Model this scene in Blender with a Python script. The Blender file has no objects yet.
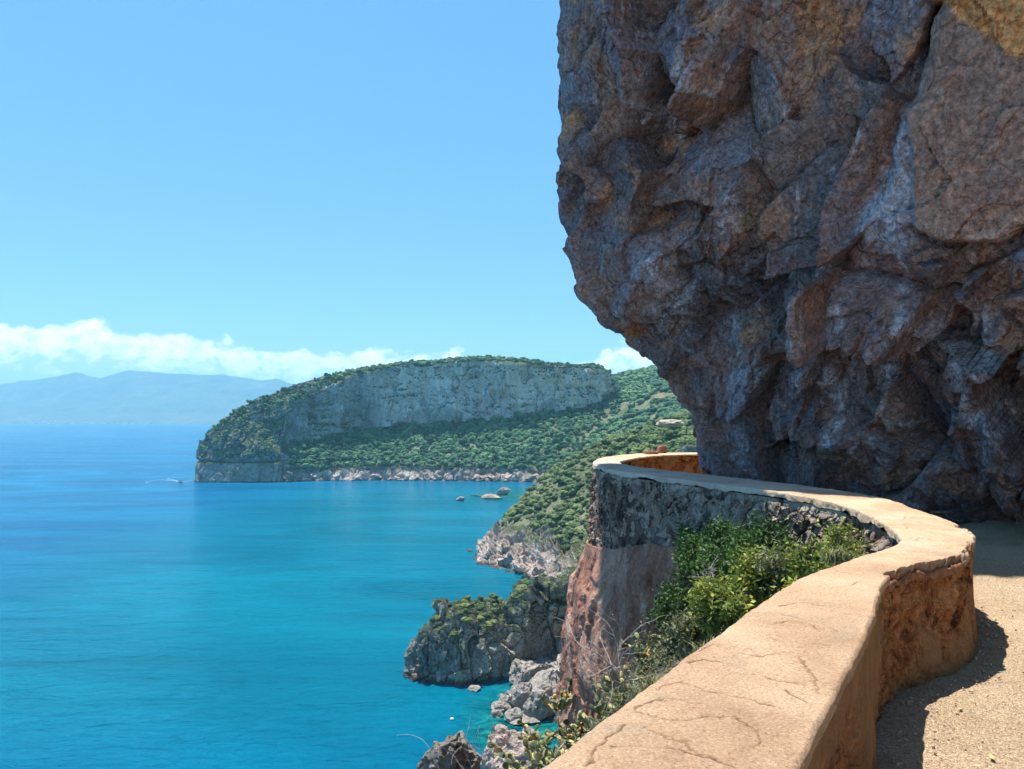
import bpy, math, random
import numpy as np
from mathutils import Vector

random.seed(7)
RS = np.random.RandomState(11)
scene = bpy.context.scene
COL = scene.collection
PI = math.pi

# ------------------------------------------------------------------ camera geometry (eye = origin, +y ahead)
F_PX, CX, CY, HOR = 750.0, 512.0, 384.5, 419.0
PITCH = math.atan((HOR - CY) / F_PX)
SEA = -52.0
PATH = -1.48
TOPZ = -0.82

def on_level(px, py, z):
    """where the sight line through a point of the photograph meets the level z (used to measure plans)"""
    dx = (px - CX) / F_PX
    u = (CY - py) / F_PX
    d = (dx, math.cos(PITCH) - u * math.sin(PITCH), math.sin(PITCH) + u * math.cos(PITCH))
    t = z / d[2]
    return (d[0] * t, d[1] * t, z)

# ------------------------------------------------------------------ numpy noise
def _hash(ix, iy, iz, seed=0):
    h = (ix.astype(np.int64) * 374761393 + iy.astype(np.int64) * 668265263 + iz.astype(np.int64) * 2147483647 + seed * 974711) & 0xFFFFFFFF
    h = ((h ^ (h >> 13)) * 1274126177) & 0xFFFFFFFF
    h = ((h ^ (h >> 16)) * 2246822519) & 0xFFFFFFFF
    return (h ^ (h >> 15)) & 0xFFFFFFFF

def _rnd(ix, iy, iz, seed=0):
    return _hash(ix, iy, iz, seed).astype(np.float64) / 4294967295.0

def vnoise(P, seed=0):
    """smooth value noise in -1..1, P (N,3)"""
    f = np.floor(P); t = P - f
    t = t * t * t * (t * (t * 6 - 15) + 10)
    i = f.astype(np.int64)
    out = 0
    for a in (0, 1):
        wx = t[:, 0] if a else 1 - t[:, 0]
        for b in (0, 1):
            wy = t[:, 1] if b else 1 - t[:, 1]
            for c in (0, 1):
                wz = t[:, 2] if c else 1 - t[:, 2]
                out = out + wx * wy * wz * _rnd(i[:, 0] + a, i[:, 1] + b, i[:, 2] + c, seed)
    return out * 2 - 1

def fbm(P, octv=4, seed=0, gain=0.5, lac=2.03):
    s = 0; a = 1.0; n = 0
    Q = P.copy()
    for k in range(octv):
        s = s + a * vnoise(Q, seed + k * 17); n += a
        a *= gain; Q = Q * lac + 5.3
    return s / n

def worley(P, seed=0):
    """F1, F2, vector to the nearest feature point, four random numbers of its cell"""
    i = np.floor(P).astype(np.int64)
    N = len(P)
    f1 = np.full(N, 9.0); f2 = np.full(N, 9.0)
    dv = np.zeros((N, 3)); idc = np.zeros((N, 3), np.int64)
    for a in (-1, 0, 1):
        for b in (-1, 0, 1):
            for c in (-1, 0, 1):
                cx, cy, cz = i[:, 0] + a, i[:, 1] + b, i[:, 2] + c
                q = np.stack([cx + 0.1 + 0.8 * _rnd(cx, cy, cz, seed + 1), cy + 0.1 + 0.8 * _rnd(cx, cy, cz, seed + 2),
                              cz + 0.1 + 0.8 * _rnd(cx, cy, cz, seed + 3)], 1)
                v = P - q
                d = np.sqrt((v * v).sum(1))
                near = d < f1
                f2 = np.where(near, f1, np.minimum(f2, d))
                f1 = np.where(near, d, f1)
                dv[near] = v[near]
                idc[near, 0] = cx[near]; idc[near, 1] = cy[near]; idc[near, 2] = cz[near]
    r = [_rnd(idc[:, 0], idc[:, 1], idc[:, 2], seed + 10 + k) for k in range(4)]
    return f1, f2, dv, r

def blocks(P, size, amp, seed=0, stretch=(1, 1, 1), crack=0.25, tilt=0.9, warp=0.35, step=0.5):
    """fractured-rock relief: every cell is a tilted facet, a crack runs between cells. returns relief, random, edge"""
    S = np.array(stretch) * size
    W = np.stack([vnoise(P / (size * 0.8) + 3.1, seed + 50), vnoise(P / (size * 0.8) + 17.7, seed + 51), vnoise(P / (size * 0.8) + 31.9, seed + 52)], 1)
    Q = P / S + W * warp
    f1, f2, dv, r = worley(Q, seed)
    n = np.stack([r[0] - 0.5, r[1] - 0.5, r[2] - 0.5], 1)
    n /= np.linalg.norm(n, axis=1)[:, None] + 1e-6
    e = np.clip((f2 - f1) / 0.12, 0, 1)
    d = (dv * n).sum(1) * tilt + (r[3] - 0.5) * step - crack * (1 - e) ** 2
    return d * amp, r[3], e

def sstep(a, b, x):
    t = np.clip((x - a) / (b - a), 0, 1)
    return t * t * (3 - 2 * t)

def blur2(d, nu, nv, it=1):
    g = d.reshape(nu, nv)
    for _ in range(it):
        p = np.pad(g, 1, mode='edge')
        g = (p[:-2, 1:-1] + p[2:, 1:-1] + p[1:-1, :-2] + p[1:-1, 2:] + 2 * g) / 6
    return g.ravel()

def spline(pts, n=None, ds=None, closed=False):
    """catmull-rom through pts, resampled evenly"""
    p = np.array(pts, float)
    q = np.vstack([2 * p[0] - p[1], p, 2 * p[-1] - p[-2]])
    out = []
    for i in range(len(p) - 1):
        a, b, c, d = q[i], q[i + 1], q[i + 2], q[i + 3]
        for t in np.linspace(0, 1, 24, endpoint=False):
            out.append(0.5 * (2 * b + (c - a) * t + (2 * a - 5 * b + 4 * c - d) * t * t + (3 * b - a - 3 * c + d) * t ** 3))
    out.append(p[-1])
    return np.array(out)

def resample(poly, n):
    seg = np.linalg.norm(np.diff(poly, axis=0), axis=1)
    s = np.concatenate([[0], np.cumsum(seg)])
    t = np.linspace(0, s[-1], n)
    return np.stack([np.interp(t, s, poly[:, k]) for k in range(poly.shape[1])], 1)

# ------------------------------------------------------------------ object helpers
def tag(o, label=None, cat=None, group=None, kind=None):
    if label: o['label'] = label
    if cat: o['category'] = cat
    if group: o['group'] = group
    if kind: o['kind'] = kind
    return o

def empty(name, loc=(0, 0, 0), rz=0.0):
    o = bpy.data.objects.new(name, None)
    COL.objects.link(o)
    o.location = loc
    o.rotation_euler = (0, 0, rz)
    o.empty_display_size = 0.2
    return o

def link(name, me, mat, parent=None):
    if mat is not None and not me.materials:
        me.materials.append(mat)
    o = bpy.data.objects.new(name, me)
    COL.objects.link(o)
    if parent is not None:
        o.parent = parent
        o.location = -Vector(parent.location) if parent.rotation_euler.z == 0 and parent.get('world_mesh') else (0, 0, 0)
    return o

def set_attr(me, attrs):
    for k, v in (attrs or {}).items():
        a = me.attributes.new(k, 'FLOAT', 'POINT')
        a.data.foreach_set('value', np.ascontiguousarray(v, dtype=np.float32).ravel())

def mesh_raw(name, V, faces4=None, faces3=None, attrs=None, smooth=False):
    me = bpy.data.meshes.new(name)
    V = np.ascontiguousarray(V, dtype=np.float32)
    loops = []; starts = []; totals = []
    off = 0
    if faces4 is not None and len(faces4):
        f = np.asarray(faces4, np.int32)
        loops.append(f.ravel()); starts.append(off + np.arange(len(f)) * 4); totals.append(np.full(len(f), 4)); off += len(f) * 4
    if faces3 is not None and len(faces3):
        f = np.asarray(faces3, np.int32)
        loops.append(f.ravel()); starts.append(off + np.arange(len(f)) * 3); totals.append(np.full(len(f), 3)); off += len(f) * 3
    loops = np.concatenate(loops).astype(np.int32); starts = np.concatenate(starts).astype(np.int32)
    me.vertices.add(len(V)); me.vertices.foreach_set('co', V.ravel())
    me.loops.add(len(loops)); me.loops.foreach_set('vertex_index', loops)
    me.polygons.add(len(starts)); me.polygons.foreach_set('loop_start', starts)
    me.update(calc_edges=True)
    if smooth:
        me.polygons.foreach_set('use_smooth', np.ones(len(starts), bool))
    else:
        me.polygons.foreach_set('use_smooth', np.zeros(len(starts), bool))
    set_attr(me, attrs)
    me.validate()
    return me

def grid_faces(nu, nv, close_u=False, close_v=False, flip=False):
    iu = np.arange(nu if close_u else nu - 1); iv = np.arange(nv if close_v else nv - 1)
    A, B = np.meshgrid(iu, iv, indexing='ij')
    A = A.ravel(); B = B.ravel()
    A1 = (A + 1) % nu; B1 = (B + 1) % nv
    f = np.stack([A * nv + B, A1 * nv + B, A1 * nv + B1, A * nv + B1], 1)
    return f[:, ::-1] if flip else f

def grid_mesh(name, G, attrs=None, smooth=False, close_u=False, close_v=False, flip=False):
    nu, nv = G.shape[:2]
    return mesh_raw(name, G.reshape(-1, 3), grid_faces(nu, nv, close_u, close_v, flip), None, attrs, smooth)

def grid_normals(G):
    du = np.gradient(G, axis=0); dv = np.gradient(G, axis=1)
    n = np.cross(du, dv)
    n /= np.linalg.norm(n, axis=2)[:, :, None] + 1e-9
    return n

def ico(sub):
    t = (1 + 5 ** 0.5) / 2
    v = [(-1, t, 0), (1, t, 0), (-1, -t, 0), (1, -t, 0), (0, -1, t), (0, 1, t), (0, -1, -t), (0, 1, -t), (t, 0, -1), (t, 0, 1), (-t, 0, -1), (-t, 0, 1)]
    v = [np.array(a) / np.linalg.norm(a) for a in v]
    f = [(0, 11, 5), (0, 5, 1), (0, 1, 7), (0, 7, 10), (0, 10, 11), (1, 5, 9), (5, 11, 4), (11, 10, 2), (10, 7, 6), (7, 1, 8), (3, 9, 4), (3, 4, 2), (3, 2, 6), (3, 6, 8), (3, 8, 9), (4, 9, 5), (2, 4, 11), (6, 2, 10), (8, 6, 7), (9, 8, 1)]
    for _ in range(sub):
        m = {}; nf = []
        def mid(a, b):
            k = (min(a, b), max(a, b))
            if k not in m:
                q = v[a] + v[b]; v.append(q / np.linalg.norm(q)); m[k] = len(v) - 1
            return m[k]
        for a, b, c in f:
            ab, bc, ca = mid(a, b), mid(b, c), mid(c, a)
            nf += [(a, ab, ca), (b, bc, ab), (c, ca, bc), (ab, bc, ca)]
        f = nf
    return np.array(v), np.array(f)

ICO = {k: ico(k) for k in (1, 2, 3, 4, 5)}

# ------------------------------------------------------------------ materials
class NT:
    def __init__(self, name):
        self.m = bpy.data.materials.new(name); self.m.use_nodes = True
        self.t = self.m.node_tree; self.t.nodes.clear()
        self.out = self.n('ShaderNodeOutputMaterial')
        self.b = self.n('ShaderNodeBsdfPrincipled')
        self.l(self.b.outputs[0], self.out.inputs[0])
        self.tc = self.n('ShaderNodeTexCoord')
        self.geo = self.n('ShaderNodeNewGeometry')
        self.b.inputs['Specular IOR Level'].default_value = 0.25
    def n(self, t, **kw):
        x = self.t.nodes.new(t)
        for k, v in kw.items(): setattr(x, k, v)
        return x
    def l(self, a, b): self.t.links.new(a, b)
    def put(self, sock, v):
        if isinstance(v, bpy.types.NodeSocket): self.l(v, sock)
        elif isinstance(v, (tuple, list)) and len(v) == 3 and sock.type == 'RGBA': sock.default_value = (*v, 1)
        else: sock.default_value = v
    def math(self, op, a, b=0.0, c=None, clamp=False):
        x = self.n('ShaderNodeMath', operation=op, use_clamp=clamp)
        self.put(x.inputs[0], a); self.put(x.inputs[1], b)
        if c is not None: self.put(x.inputs[2], c)
        return x.outputs[0]
    def pos(self, scale=(1, 1, 1), src='pos', rot=(0, 0, 0)):
        mp = self.n('ShaderNodeMapping')
        self.l(self.geo.outputs['Position'] if src == 'pos' else self.tc.outputs['Object'], mp.inputs[0])
        mp.inputs['Scale'].default_value = scale
        mp.inputs['Rotation'].default_value = rot
        return mp.outputs[0]
    def noise(self, vec, scale, detail=4, rough=0.55, dist=0.0, out=0):
        x = self.n('ShaderNodeTexNoise')
        self.l(vec, x.inputs['Vector']); x.inputs['Scale'].default_value = scale
        x.inputs['Detail'].default_value = detail; x.inputs['Roughness'].default_value = rough
        x.inputs['Distortion'].default_value = dist
        return x.outputs[out]
    def voro(self, vec, scale, feature='F1', out='Distance', rand=1.0):
        x = self.n('ShaderNodeTexVoronoi', feature=feature)
        self.l(vec, x.inputs['Vector']); x.inputs['Scale'].default_value = scale
        x.inputs['Randomness'].default_value = rand
        return x.outputs[out]
    def ramp(self, fac, stops, interp='LINEAR'):
        x = self.n('ShaderNodeValToRGB'); self.put(x.inputs[0], fac)
        cr = x.color_ramp; cr.interpolation = interp
        while len(cr.elements) < len(stops): cr.elements.new(0.5)
        for e, (p, c) in zip(cr.elements, stops):
            e.position = p
            e.color = (*c, 1) if isinstance(c, (tuple, list)) else (c, c, c, 1)
        return x.outputs[0]
    def mix(self, fac, a, b, blend='MIX'):
        x = self.n('ShaderNodeMix', data_type='RGBA', blend_type=blend)
        self.put(x.inputs[0], fac); self.put(x.inputs[6], a); self.put(x.inputs[7], b)
        return x.outputs[2]
    def attr(self, name):
        return self.n('ShaderNodeAttribute', attribute_name=name).outputs['Fac']
    def bump(self, h, dist, strength=1.0, prev=None):
        x = self.n('ShaderNodeBump'); self.put(x.inputs['Height'], h)
        x.inputs['Distance'].default_value = dist; x.inputs['Strength'].default_value = strength
        if prev is not None: self.l(prev, x.inputs['Normal'])
        return x.outputs[0]
    def col(self, c): self.put(self.b.inputs['Base Color'], c)
    def rough(self, r): self.put(self.b.inputs['Roughness'], r)
    def nrm(self, n): self.l(n, self.b.inputs['Normal'])

def smooth01(m, v, a, b):
    x = m.n('ShaderNodeMapRange', interpolation_type='SMOOTHSTEP')
    m.put(x.inputs[0], v); x.inputs[1].default_value = a; x.inputs[2].default_value = b
    return x.outputs[0]

def mat_cliff():
    m = NT('overhang_rock')
    p = m.pos()
    big = m.noise(p, 0.45, 3, 0.6, 0.1)
    c1 = m.attr('cell'); c2 = m.attr('cellb')
    med = m.noise(p, 2.6, 8, 0.78, 0.15)
    f = m.math('ADD', m.math('MULTIPLY', big, 0.75), m.math('ADD', m.math('MULTIPLY', c1, 0.22), m.math('MULTIPLY', med, 0.32)))
    col = m.ramp(m.math('SUBTRACT', f, 0.15), [(0.20, (0.07, 0.050, 0.050)), (0.34, (0.20, 0.115, 0.095)), (0.44, (0.15, 0.13, 0.13)),
                       (0.52, (0.28, 0.16, 0.12)), (0.60, (0.21, 0.195, 0.215)), (0.75, (0.42, 0.25, 0.17))])
    # ochre patches
    oc = smooth01(m, m.noise(p, 0.8, 4, 0.6, 0.4), 0.54, 0.66)
    oc = m.math('MULTIPLY', oc, m.math('ADD', 0.35, m.math('MULTIPLY', c2, 0.65)))
    col = m.mix(m.math('MULTIPLY', oc, 0.85), col, (0.50, 0.235, 0.10))
    # blue-grey lime coats
    bg = smooth01(m, m.noise(m.pos((1, 1, 0.7)), 1.5, 8, 0.75, 0.2), 0.53, 0.62)
    col = m.mix(m.math('MULTIPLY', bg, 0.5), col, (0.27, 0.255, 0.27))
    wm = m.math('MULTIPLY', m.attr('warm'), m.ramp(m.noise(p, 2.0, 5, 0.7, 0.4), [(0.35, 0.15), (0.6, 0.68)]))
    col = m.mix(wm, col, m.ramp(m.noise(p, 3.0, 6, 0.7, 0.6), [(0.3, (0.22, 0.11, 0.075)), (0.55, (0.42, 0.235, 0.155)), (0.75, (0.56, 0.37, 0.27))]))
    vn = m.math('MULTIPLY', m.attr('vein'), m.ramp(m.noise(p, 4.4, 9, 0.8, 0.2), [(0.42, 0.0), (0.56, 0.95)]))
    col = m.mix(m.math('MULTIPLY', vn, 0.7), col, (0.62, 0.60, 0.62))
    # white drip streaks running down the face
    st = smooth01(m, m.noise(m.pos((2.6, 2.6, 0.5), rot=(0.0, 0.35, 0)), 1.0, 8, 0.78, 0.3), 0.585, 0.65)
    col = m.mix(m.math('MULTIPLY', st, 0.5), col, (0.55, 0.51, 0.49))
    col = m.mix(m.math('MULTIPLY', m.attr('slab'), 0.75), col, m.ramp(m.noise(p, 1.6, 5, 0.65), [(0.3, (0.26, 0.15, 0.11)), (0.6, (0.42, 0.255, 0.18)), (0.72, (0.50, 0.42, 0.36))]))
    col = m.mix(m.math('MULTIPLY', m.attr('palesheet'), m.ramp(m.noise(p, 2.6, 6, 0.7, 0.5), [(0.42, 0.15), (0.55, 0.8)])), col, m.ramp(m.noise(p, 1.9, 5, 0.65), [(0.3, (0.33, 0.29, 0.31)), (0.6, (0.50, 0.50, 0.54))]))
    # near right ceiling: orange light bounced off the path, put into the colour
    bounce_fac = m.attr('ochre')
    col = m.mix(bounce_fac, col, m.ramp(m.noise(p, 6, 6, 0.7, 1.2), [(0.3, (0.34, 0.13, 0.04)), (0.55, (0.66, 0.32, 0.12)), (0.75, (0.78, 0.48, 0.22))]))
    fine = m.noise(p, 14, 8, 0.75)
    col = m.mix(1.0, col, m.ramp(fine, [(0.3, (0.34, 0.32, 0.34)), (0.48, (1.12, 1.08, 1.10)), (0.68, (2.3, 2.22, 2.22))]), 'MULTIPLY')
    m.col(col); m.rough(0.82)
    cr = m.voro(m.mix(0.16, p, m.noise(p, 3, 4, 0.6, 0, 1)), 3.0, 'DISTANCE_TO_EDGE')
    crk = smooth01(m, cr, 0.0, 0.05)
    f1 = m.n('ShaderNodeTexVoronoi', feature='F1'); m.l(m.mix(0.08, p, m.noise(p, 4, 3, 0.6, 0, 1)), f1.inputs['Vector']); f1.inputs['Scale'].default_value = 9
    dv = m.n('ShaderNodeVectorMath', operation='SUBTRACT'); m.l(p, dv.inputs[0]); m.l(f1.outputs['Position'], dv.inputs[1])
    cd = m.n('ShaderNodeVectorMath', operation='SUBTRACT'); m.l(f1.outputs['Color'], cd.inputs[0]); cd.inputs[1].default_value = (0.5, 0.5, 0.5)
    dt = m.n('ShaderNodeVectorMath', operation='DOT_PRODUCT'); m.l(dv.outputs[0], dt.inputs[0]); m.l(cd.outputs[0], dt.inputs[1])
    b0 = m.bump(dt.outputs['Value'], 1.0, 0.85)
    b1 = m.bump(m.noise(p, 9, 8, 0.72, 0.1), 0.06, 1.0, b0)
    b2 = m.bump(crk, 0.03, 0.6, b1)
    m.nrm(m.bump(m.noise(p, 30, 6, 0.7), 0.02, 0.9, b2))
    return m.m

def mat_rock(name, lo, mid, hi, scale=1.0, bumpd=0.3, green=None, streak=0.0, stain=None):
    """sea-cliff limestone; green = (level, softness) lichen and scrub colour above that level"""
    m = NT(name)
    p = m.pos()
    n1 = m.noise(p, 0.12 * scale, 6, 0.65, 0.7)
    n2 = m.noise(m.pos((1, 1, 0.35)), 0.5 * scale, 6, 0.7, 0.5)
    f = m.math('ADD', m.math('MULTIPLY', n1, 0.5), m.math('MULTIPLY', n2, 0.5))
    f = m.math('ADD', f, m.math('MULTIPLY', m.math('SUBTRACT', m.attr('cell'), 0.5), 0.18))
    col = m.ramp(f, [(0.34, lo), (0.5, mid), (0.64, hi)])
    if streak:
        s = smooth01(m, m.noise(m.pos((1, 1, 0.06)), 0.16 * scale, 5, 0.65, 0.3), 0.48, 0.62)
        col = m.mix(m.math('MULTIPLY', s, streak), col, stain or (0.40, 0.29, 0.20))
    if name == 'cape_limestone':
        col = m.mix(m.math('MULTIPLY', m.attr('scrubby'), 0.55), col, m.ramp(m.noise(m.pos((1, 1, 0.3)), 0.2, 6, 0.7), [(0.35, (0.11, 0.11, 0.11)), (0.62, (0.29, 0.275, 0.26))]))
        col = m.mix(m.math('MULTIPLY', m.attr('scrubby'), m.ramp(m.noise(p, 0.10, 6, 0.75), [(0.40, 0.1), (0.60, 0.7)])), col, m.ramp(m.noise(p, 0.3, 5, 0.7), [(0.35, (0.07, 0.085, 0.06)), (0.65, (0.15, 0.155, 0.12))]))
    if green is not None:
        up = m.n('ShaderNodeSeparateXYZ'); m.l(m.geo.outputs['True Normal'], up.inputs[0])
        g = m.math('ADD', m.math('MULTIPLY', up.outputs[2], 0.6), m.math('MULTIPLY', m.noise(p, 0.25 * scale, 5, 0.7), 0.9))
        sz = m.n('ShaderNodeSeparateXYZ'); m.l(m.geo.outputs['Position'], sz.inputs[0])
        lv = smooth01(m, sz.outputs[2], SEA + green[0] - green[1], SEA + green[0] + green[1])
        gm = m.math('MULTIPLY', smooth01(m, g, 0.62, 0.82), lv)
        gc = m.ramp(m.noise(p, 0.8 * scale, 4, 0.7), [(0.35, (0.035, 0.055, 0.02)), (0.6, (0.085, 0.11, 0.035)), (0.75, (0.16, 0.15, 0.06))])
        col = m.mix(gm, col, gc)
        # black tide band at the water
        tb = smooth01(m, sz.outputs[2], SEA + 1.4, SEA + 0.5)
        col = m.mix(m.math('MULTIPLY', tb, 0.75), col, (0.035, 0.03, 0.025))
    col = m.mix(1.0, col, m.ramp(m.noise(p, 1.8 * scale, 8, 0.75), [(0.3, 0.6), (0.5, 1.0), (0.7, 1.35)]), 'MULTIPLY')
    m.col(col); m.rough(0.9)
    b = m.bump(m.noise(p, 0.5 * scale, 9, 0.75, 0.3), bumpd * 2.2)
    m.nrm(b if name == 'cape_limestone' else m.bump(m.voro(p, 1.1 * scale), bumpd, 0.7, b))
    return m.m

def mat_foliage(name, a, b, c, scale=1.0, use_rnd=True, transl=0.15, leaf=False):
    m = NT(name)
    p = m.pos()
    if use_rnd == 'attr': r = m.attr('rnd')
    elif use_rnd: r = m.n('ShaderNodeObjectInfo').outputs['Random']
    else: r = 0.5
    f = m.math('ADD', m.math('MULTIPLY', r, 0.55), m.math('MULTIPLY', m.noise(p, 1.0 * scale, 4, 0.7), 0.5))
    if not leaf: f = m.math('ADD', f, m.math('MULTIPLY', m.math('SUBTRACT', m.noise(p, 0.03, 4, 0.6), 0.5), 0.9))
    if leaf:
        f = m.math('ADD', f, m.math('MULTIPLY', m.math('SUBTRACT', m.attr('leafr'), 0.5), 0.5))
    col = m.ramp(f, [(0.25, a), (0.5, b), (0.76, c)])
    m.col(col); m.rough(0.55 if leaf else 0.75)
    if not leaf:
        m.nrm(m.bump(m.noise(p, 3.0 * scale, 5, 0.8), 0.5 / scale))
    if transl:
        tr = m.n('ShaderNodeBsdfTranslucent'); m.put(tr.inputs[0], col)
        mx = m.n('ShaderNodeMixShader'); mx.inputs[0].default_value = transl
        m.l(m.b.outputs[0], mx.inputs[1]); m.l(tr.outputs[0], mx.inputs[2]); m.l(mx.outputs[0], m.out.inputs[0])
    return m.m

def mat_plain(name, c, rough=0.6, var=0.25, scale=20, bumpd=0.0):
    m = NT(name)
    p = m.pos(src='obj')
    col = m.mix(1.0, c, m.ramp(m.noise(p, scale, 5, 0.65), [(0.3, 1 - var), (0.7, 1 + var)]), 'MULTIPLY')
    m.col(col); m.rough(rough)
    if bumpd: m.nrm(m.bump(m.noise(p, scale * 2, 5, 0.7), bumpd))
    return m.m

def mat_coping():
    m = NT('lime_mortar_cap')
    p = m.pos()
    big = m.noise(p, 1.4, 5, 0.65, 0.4)
    col = m.ramp(big, [(0.3, (0.46, 0.285, 0.17)), (0.5, (0.62, 0.415, 0.26)), (0.68, (0.70, 0.51, 0.345))])
    gy = smooth01(m, m.noise(p, 3.0, 5, 0.7, 0.5), 0.52, 0.68)
    col = m.mix(m.math('MULTIPLY', gy, 0.45), col, (0.40, 0.34, 0.235))
    # far stretch of the cap is greyer: overhang shade put into the colour
    col = m.mix(m.math('MULTIPLY', m.attr('pale'), m.ramp(m.noise(p, 4.5, 7, 0.75), [(0.38, 0.35), (0.58, 1.0)])), col, m.ramp(big, [(0.35, (0.36, 0.33, 0.30)), (0.65, (0.58, 0.54, 0.49))]))
    dk = smooth01(m, m.noise(p, 5.5, 7, 0.78, 0.4), 0.56, 0.72)
    col = m.mix(m.math('MULTIPLY', dk, 0.5), col, (0.27, 0.165, 0.09))
    wh = smooth01(m, m.noise(m.pos((1, 1.1, 1)), 4.2, 6, 0.75, 0.7), 0.60, 0.70)
    col = m.mix(m.math('MULTIPLY', wh, 0.5), col, (0.74, 0.60, 0.45))
    sp = m.noise(p, 110, 3, 0.8)
    col = m.mix(1.0, col, m.ramp(sp, [(0.3, 0.42), (0.44, 0.93), (0.58, 1.06), (0.72, 1.6)]), 'MULTIPLY')
    col = m.mix(m.math('MULTIPLY', smooth01(m, m.math('ADD', m.attr('crack'), m.math('MULTIPLY', m.math('SUBTRACT', m.noise(p, 60, 4, 0.8), 0.5), 0.5)), 0.3, 0.9), 0.72), col, (0.17, 0.085, 0.035))
    hair = m.voro(m.mix(0.12, p, m.noise(p, 6, 5, 0.7, 0, 1)), 1.6, 'DISTANCE_TO_EDGE')
    col = m.mix(m.math('MULTIPLY', m.math('MULTIPLY', smooth01(m, hair, 0.010, 0.002), smooth01(m, m.noise(p, 2.5, 3, 0.6), 0.48, 0.6)), 0.6), col, (0.20, 0.11, 0.05))
    col = m.mix(m.math('MULTIPLY', m.attr('raw'), 0.85), col, m.ramp(m.noise(p, 18, 5, 0.7), [(0.35, (0.16, 0.05, 0.02)), (0.6, (0.40, 0.17, 0.07))]))
    m.col(col); m.rough(0.92)
    b = m.bump(m.noise(p, 22, 8, 0.8), 0.022)
    m.nrm(m.bump(m.noise(p, 130, 3, 0.7), 0.005, 1.0, b))
    return m.m

def mat_masonry():
    """outer face: dark rubble in pale lime mortar"""
    m = NT('rubble_masonry_outside')
    p = m.pos()
    s = m.attr('stone'); e = m.attr('edge')
    st = m.ramp(m.math('ADD', m.math('MULTIPLY', s, 0.7), m.math('MULTIPLY', m.noise(p, 7, 5, 0.7), 0.4)),
                [(0.22, (0.035, 0.022, 0.018)), (0.42, (0.09, 0.055, 0.042)), (0.58, (0.17, 0.115, 0.09)), (0.75, (0.32, 0.20, 0.13)), (0.92, (0.40, 0.35, 0.30))])
    mo = m.ramp(m.noise(p, 9, 6, 0.7), [(0.3, (0.15, 0.115, 0.09)), (0.7, (0.50, 0.42, 0.33))])
    mk = m.math('MULTIPLY', smooth01(m, m.math('ADD', m.math('SUBTRACT', 1.0, e), m.math('MULTIPLY', m.math('SUBTRACT', m.noise(p, 9, 5, 0.7), 0.5), 1.6)), 0.35, 0.7), smooth01(m, m.noise(p, 1.6, 4, 0.65), 0.45, 0.58))
    lime = smooth01(m, m.noise(p, 2.1, 6, 0.72, 0.9), 0.44, 0.56)
    mk = m.math('MAXIMUM', mk, m.math('MULTIPLY', lime, m.attr('limed')))
    col = m.mix(mk, st, mo)
    li = smooth01(m, m.noise(p, 3.2, 4, 0.6, 0.6), 0.64, 0.70)
    col = m.mix(m.math('MULTIPLY', li, 0.6), col, (0.42, 0.40, 0.22))
    col = m.mix(1.0, col, m.ramp(m.noise(p, 40, 5, 0.8), [(0.3, 0.6), (0.5, 1.0), (0.7, 1.4)]), 'MULTIPLY')
    m.col(col); m.rough(0.9)
    b = m.bump(m.noise(p, 12, 8, 0.75, 0.3), 0.045)
    m.nrm(m.bump(m.noise(p, 60, 4, 0.7), 0.01, 1.0, b))
    return m.m

def mat_inner():
    """road face: ochre earth render over orange rubble, plaster left in places"""
    m = NT('ochre_render_roadside')
    p = m.pos()
    e = m.attr('erode')
    raw = m.ramp(m.noise(p, 11, 7, 0.72, 0.6), [(0.30, (0.08, 0.022, 0.008)), (0.43, (0.30, 0.105, 0.035)), (0.55, (0.52, 0.22, 0.075)), (0.70, (0.66, 0.37, 0.17))])
    pl = m.ramp(m.noise(p, 4, 6, 0.7), [(0.3, (0.27, 0.145, 0.065)), (0.7, (0.47, 0.27, 0.13))])
    col = m.mix(e, pl, raw)
    ho = smooth01(m, m.noise(m.pos((1, 1, 0.6)), 7, 6, 0.78, 0.8), 0.54, 0.63)
    col = m.mix(m.math('MULTIPLY', m.math('MULTIPLY', ho, e), 0.9), col, (0.035, 0.012, 0.006))
    col = m.mix(1.0, col, m.ramp(m.noise(p, 70, 4, 0.8), [(0.3, 0.7), (0.5, 1.0), (0.7, 1.25)]), 'MULTIPLY')
    m.col(col); m.rough(0.95)
    b = m.bump(m.noise(p, 16, 8, 0.78, 0.3), 0.035)
    m.nrm(m.bump(m.noise(p, 90, 3, 0.7), 0.006, 1.0, b))
    return m.m

def mat_path():
    m = NT('worn_gravel_path')
    p = m.pos()
    big = m.noise(p, 0.9, 5, 0.6, 0.4)
    col = m.ramp(big, [(0.3, (0.47, 0.34, 0.215)), (0.6, (0.60, 0.45, 0.295))])
    v = m.n('ShaderNodeTexVoronoi', feature='F1'); m.l(p, v.inputs['Vector']); v.inputs['Scale'].default_value = 120
    sx = m.n('ShaderNodeSeparateXYZ'); m.l(v.outputs['Color'], sx.inputs[0])
    col = m.mix(1.0, col, m.ramp(sx.outputs[0], [(0.0, 0.5), (0.2, 0.85), (0.6, 1.0), (0.9, 1.2), (1.0, 1.5)]), 'MULTIPLY')
    pi = smooth01(m, m.noise(p, 2.2, 3, 0.6), 0.5, 0.7)
    col = m.mix(m.math('MULTIPLY', pi, 0.25), col, (0.42, 0.22, 0.13))
    m.col(col); m.rough(0.95)
    b = m.bump(m.math('MULTIPLY', v.outputs['Distance'], -1.0), 0.012)
    m.nrm(m.bump(m.noise(p, 30, 6, 0.75), 0.016, 1.0, b))
    return m.m

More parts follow.
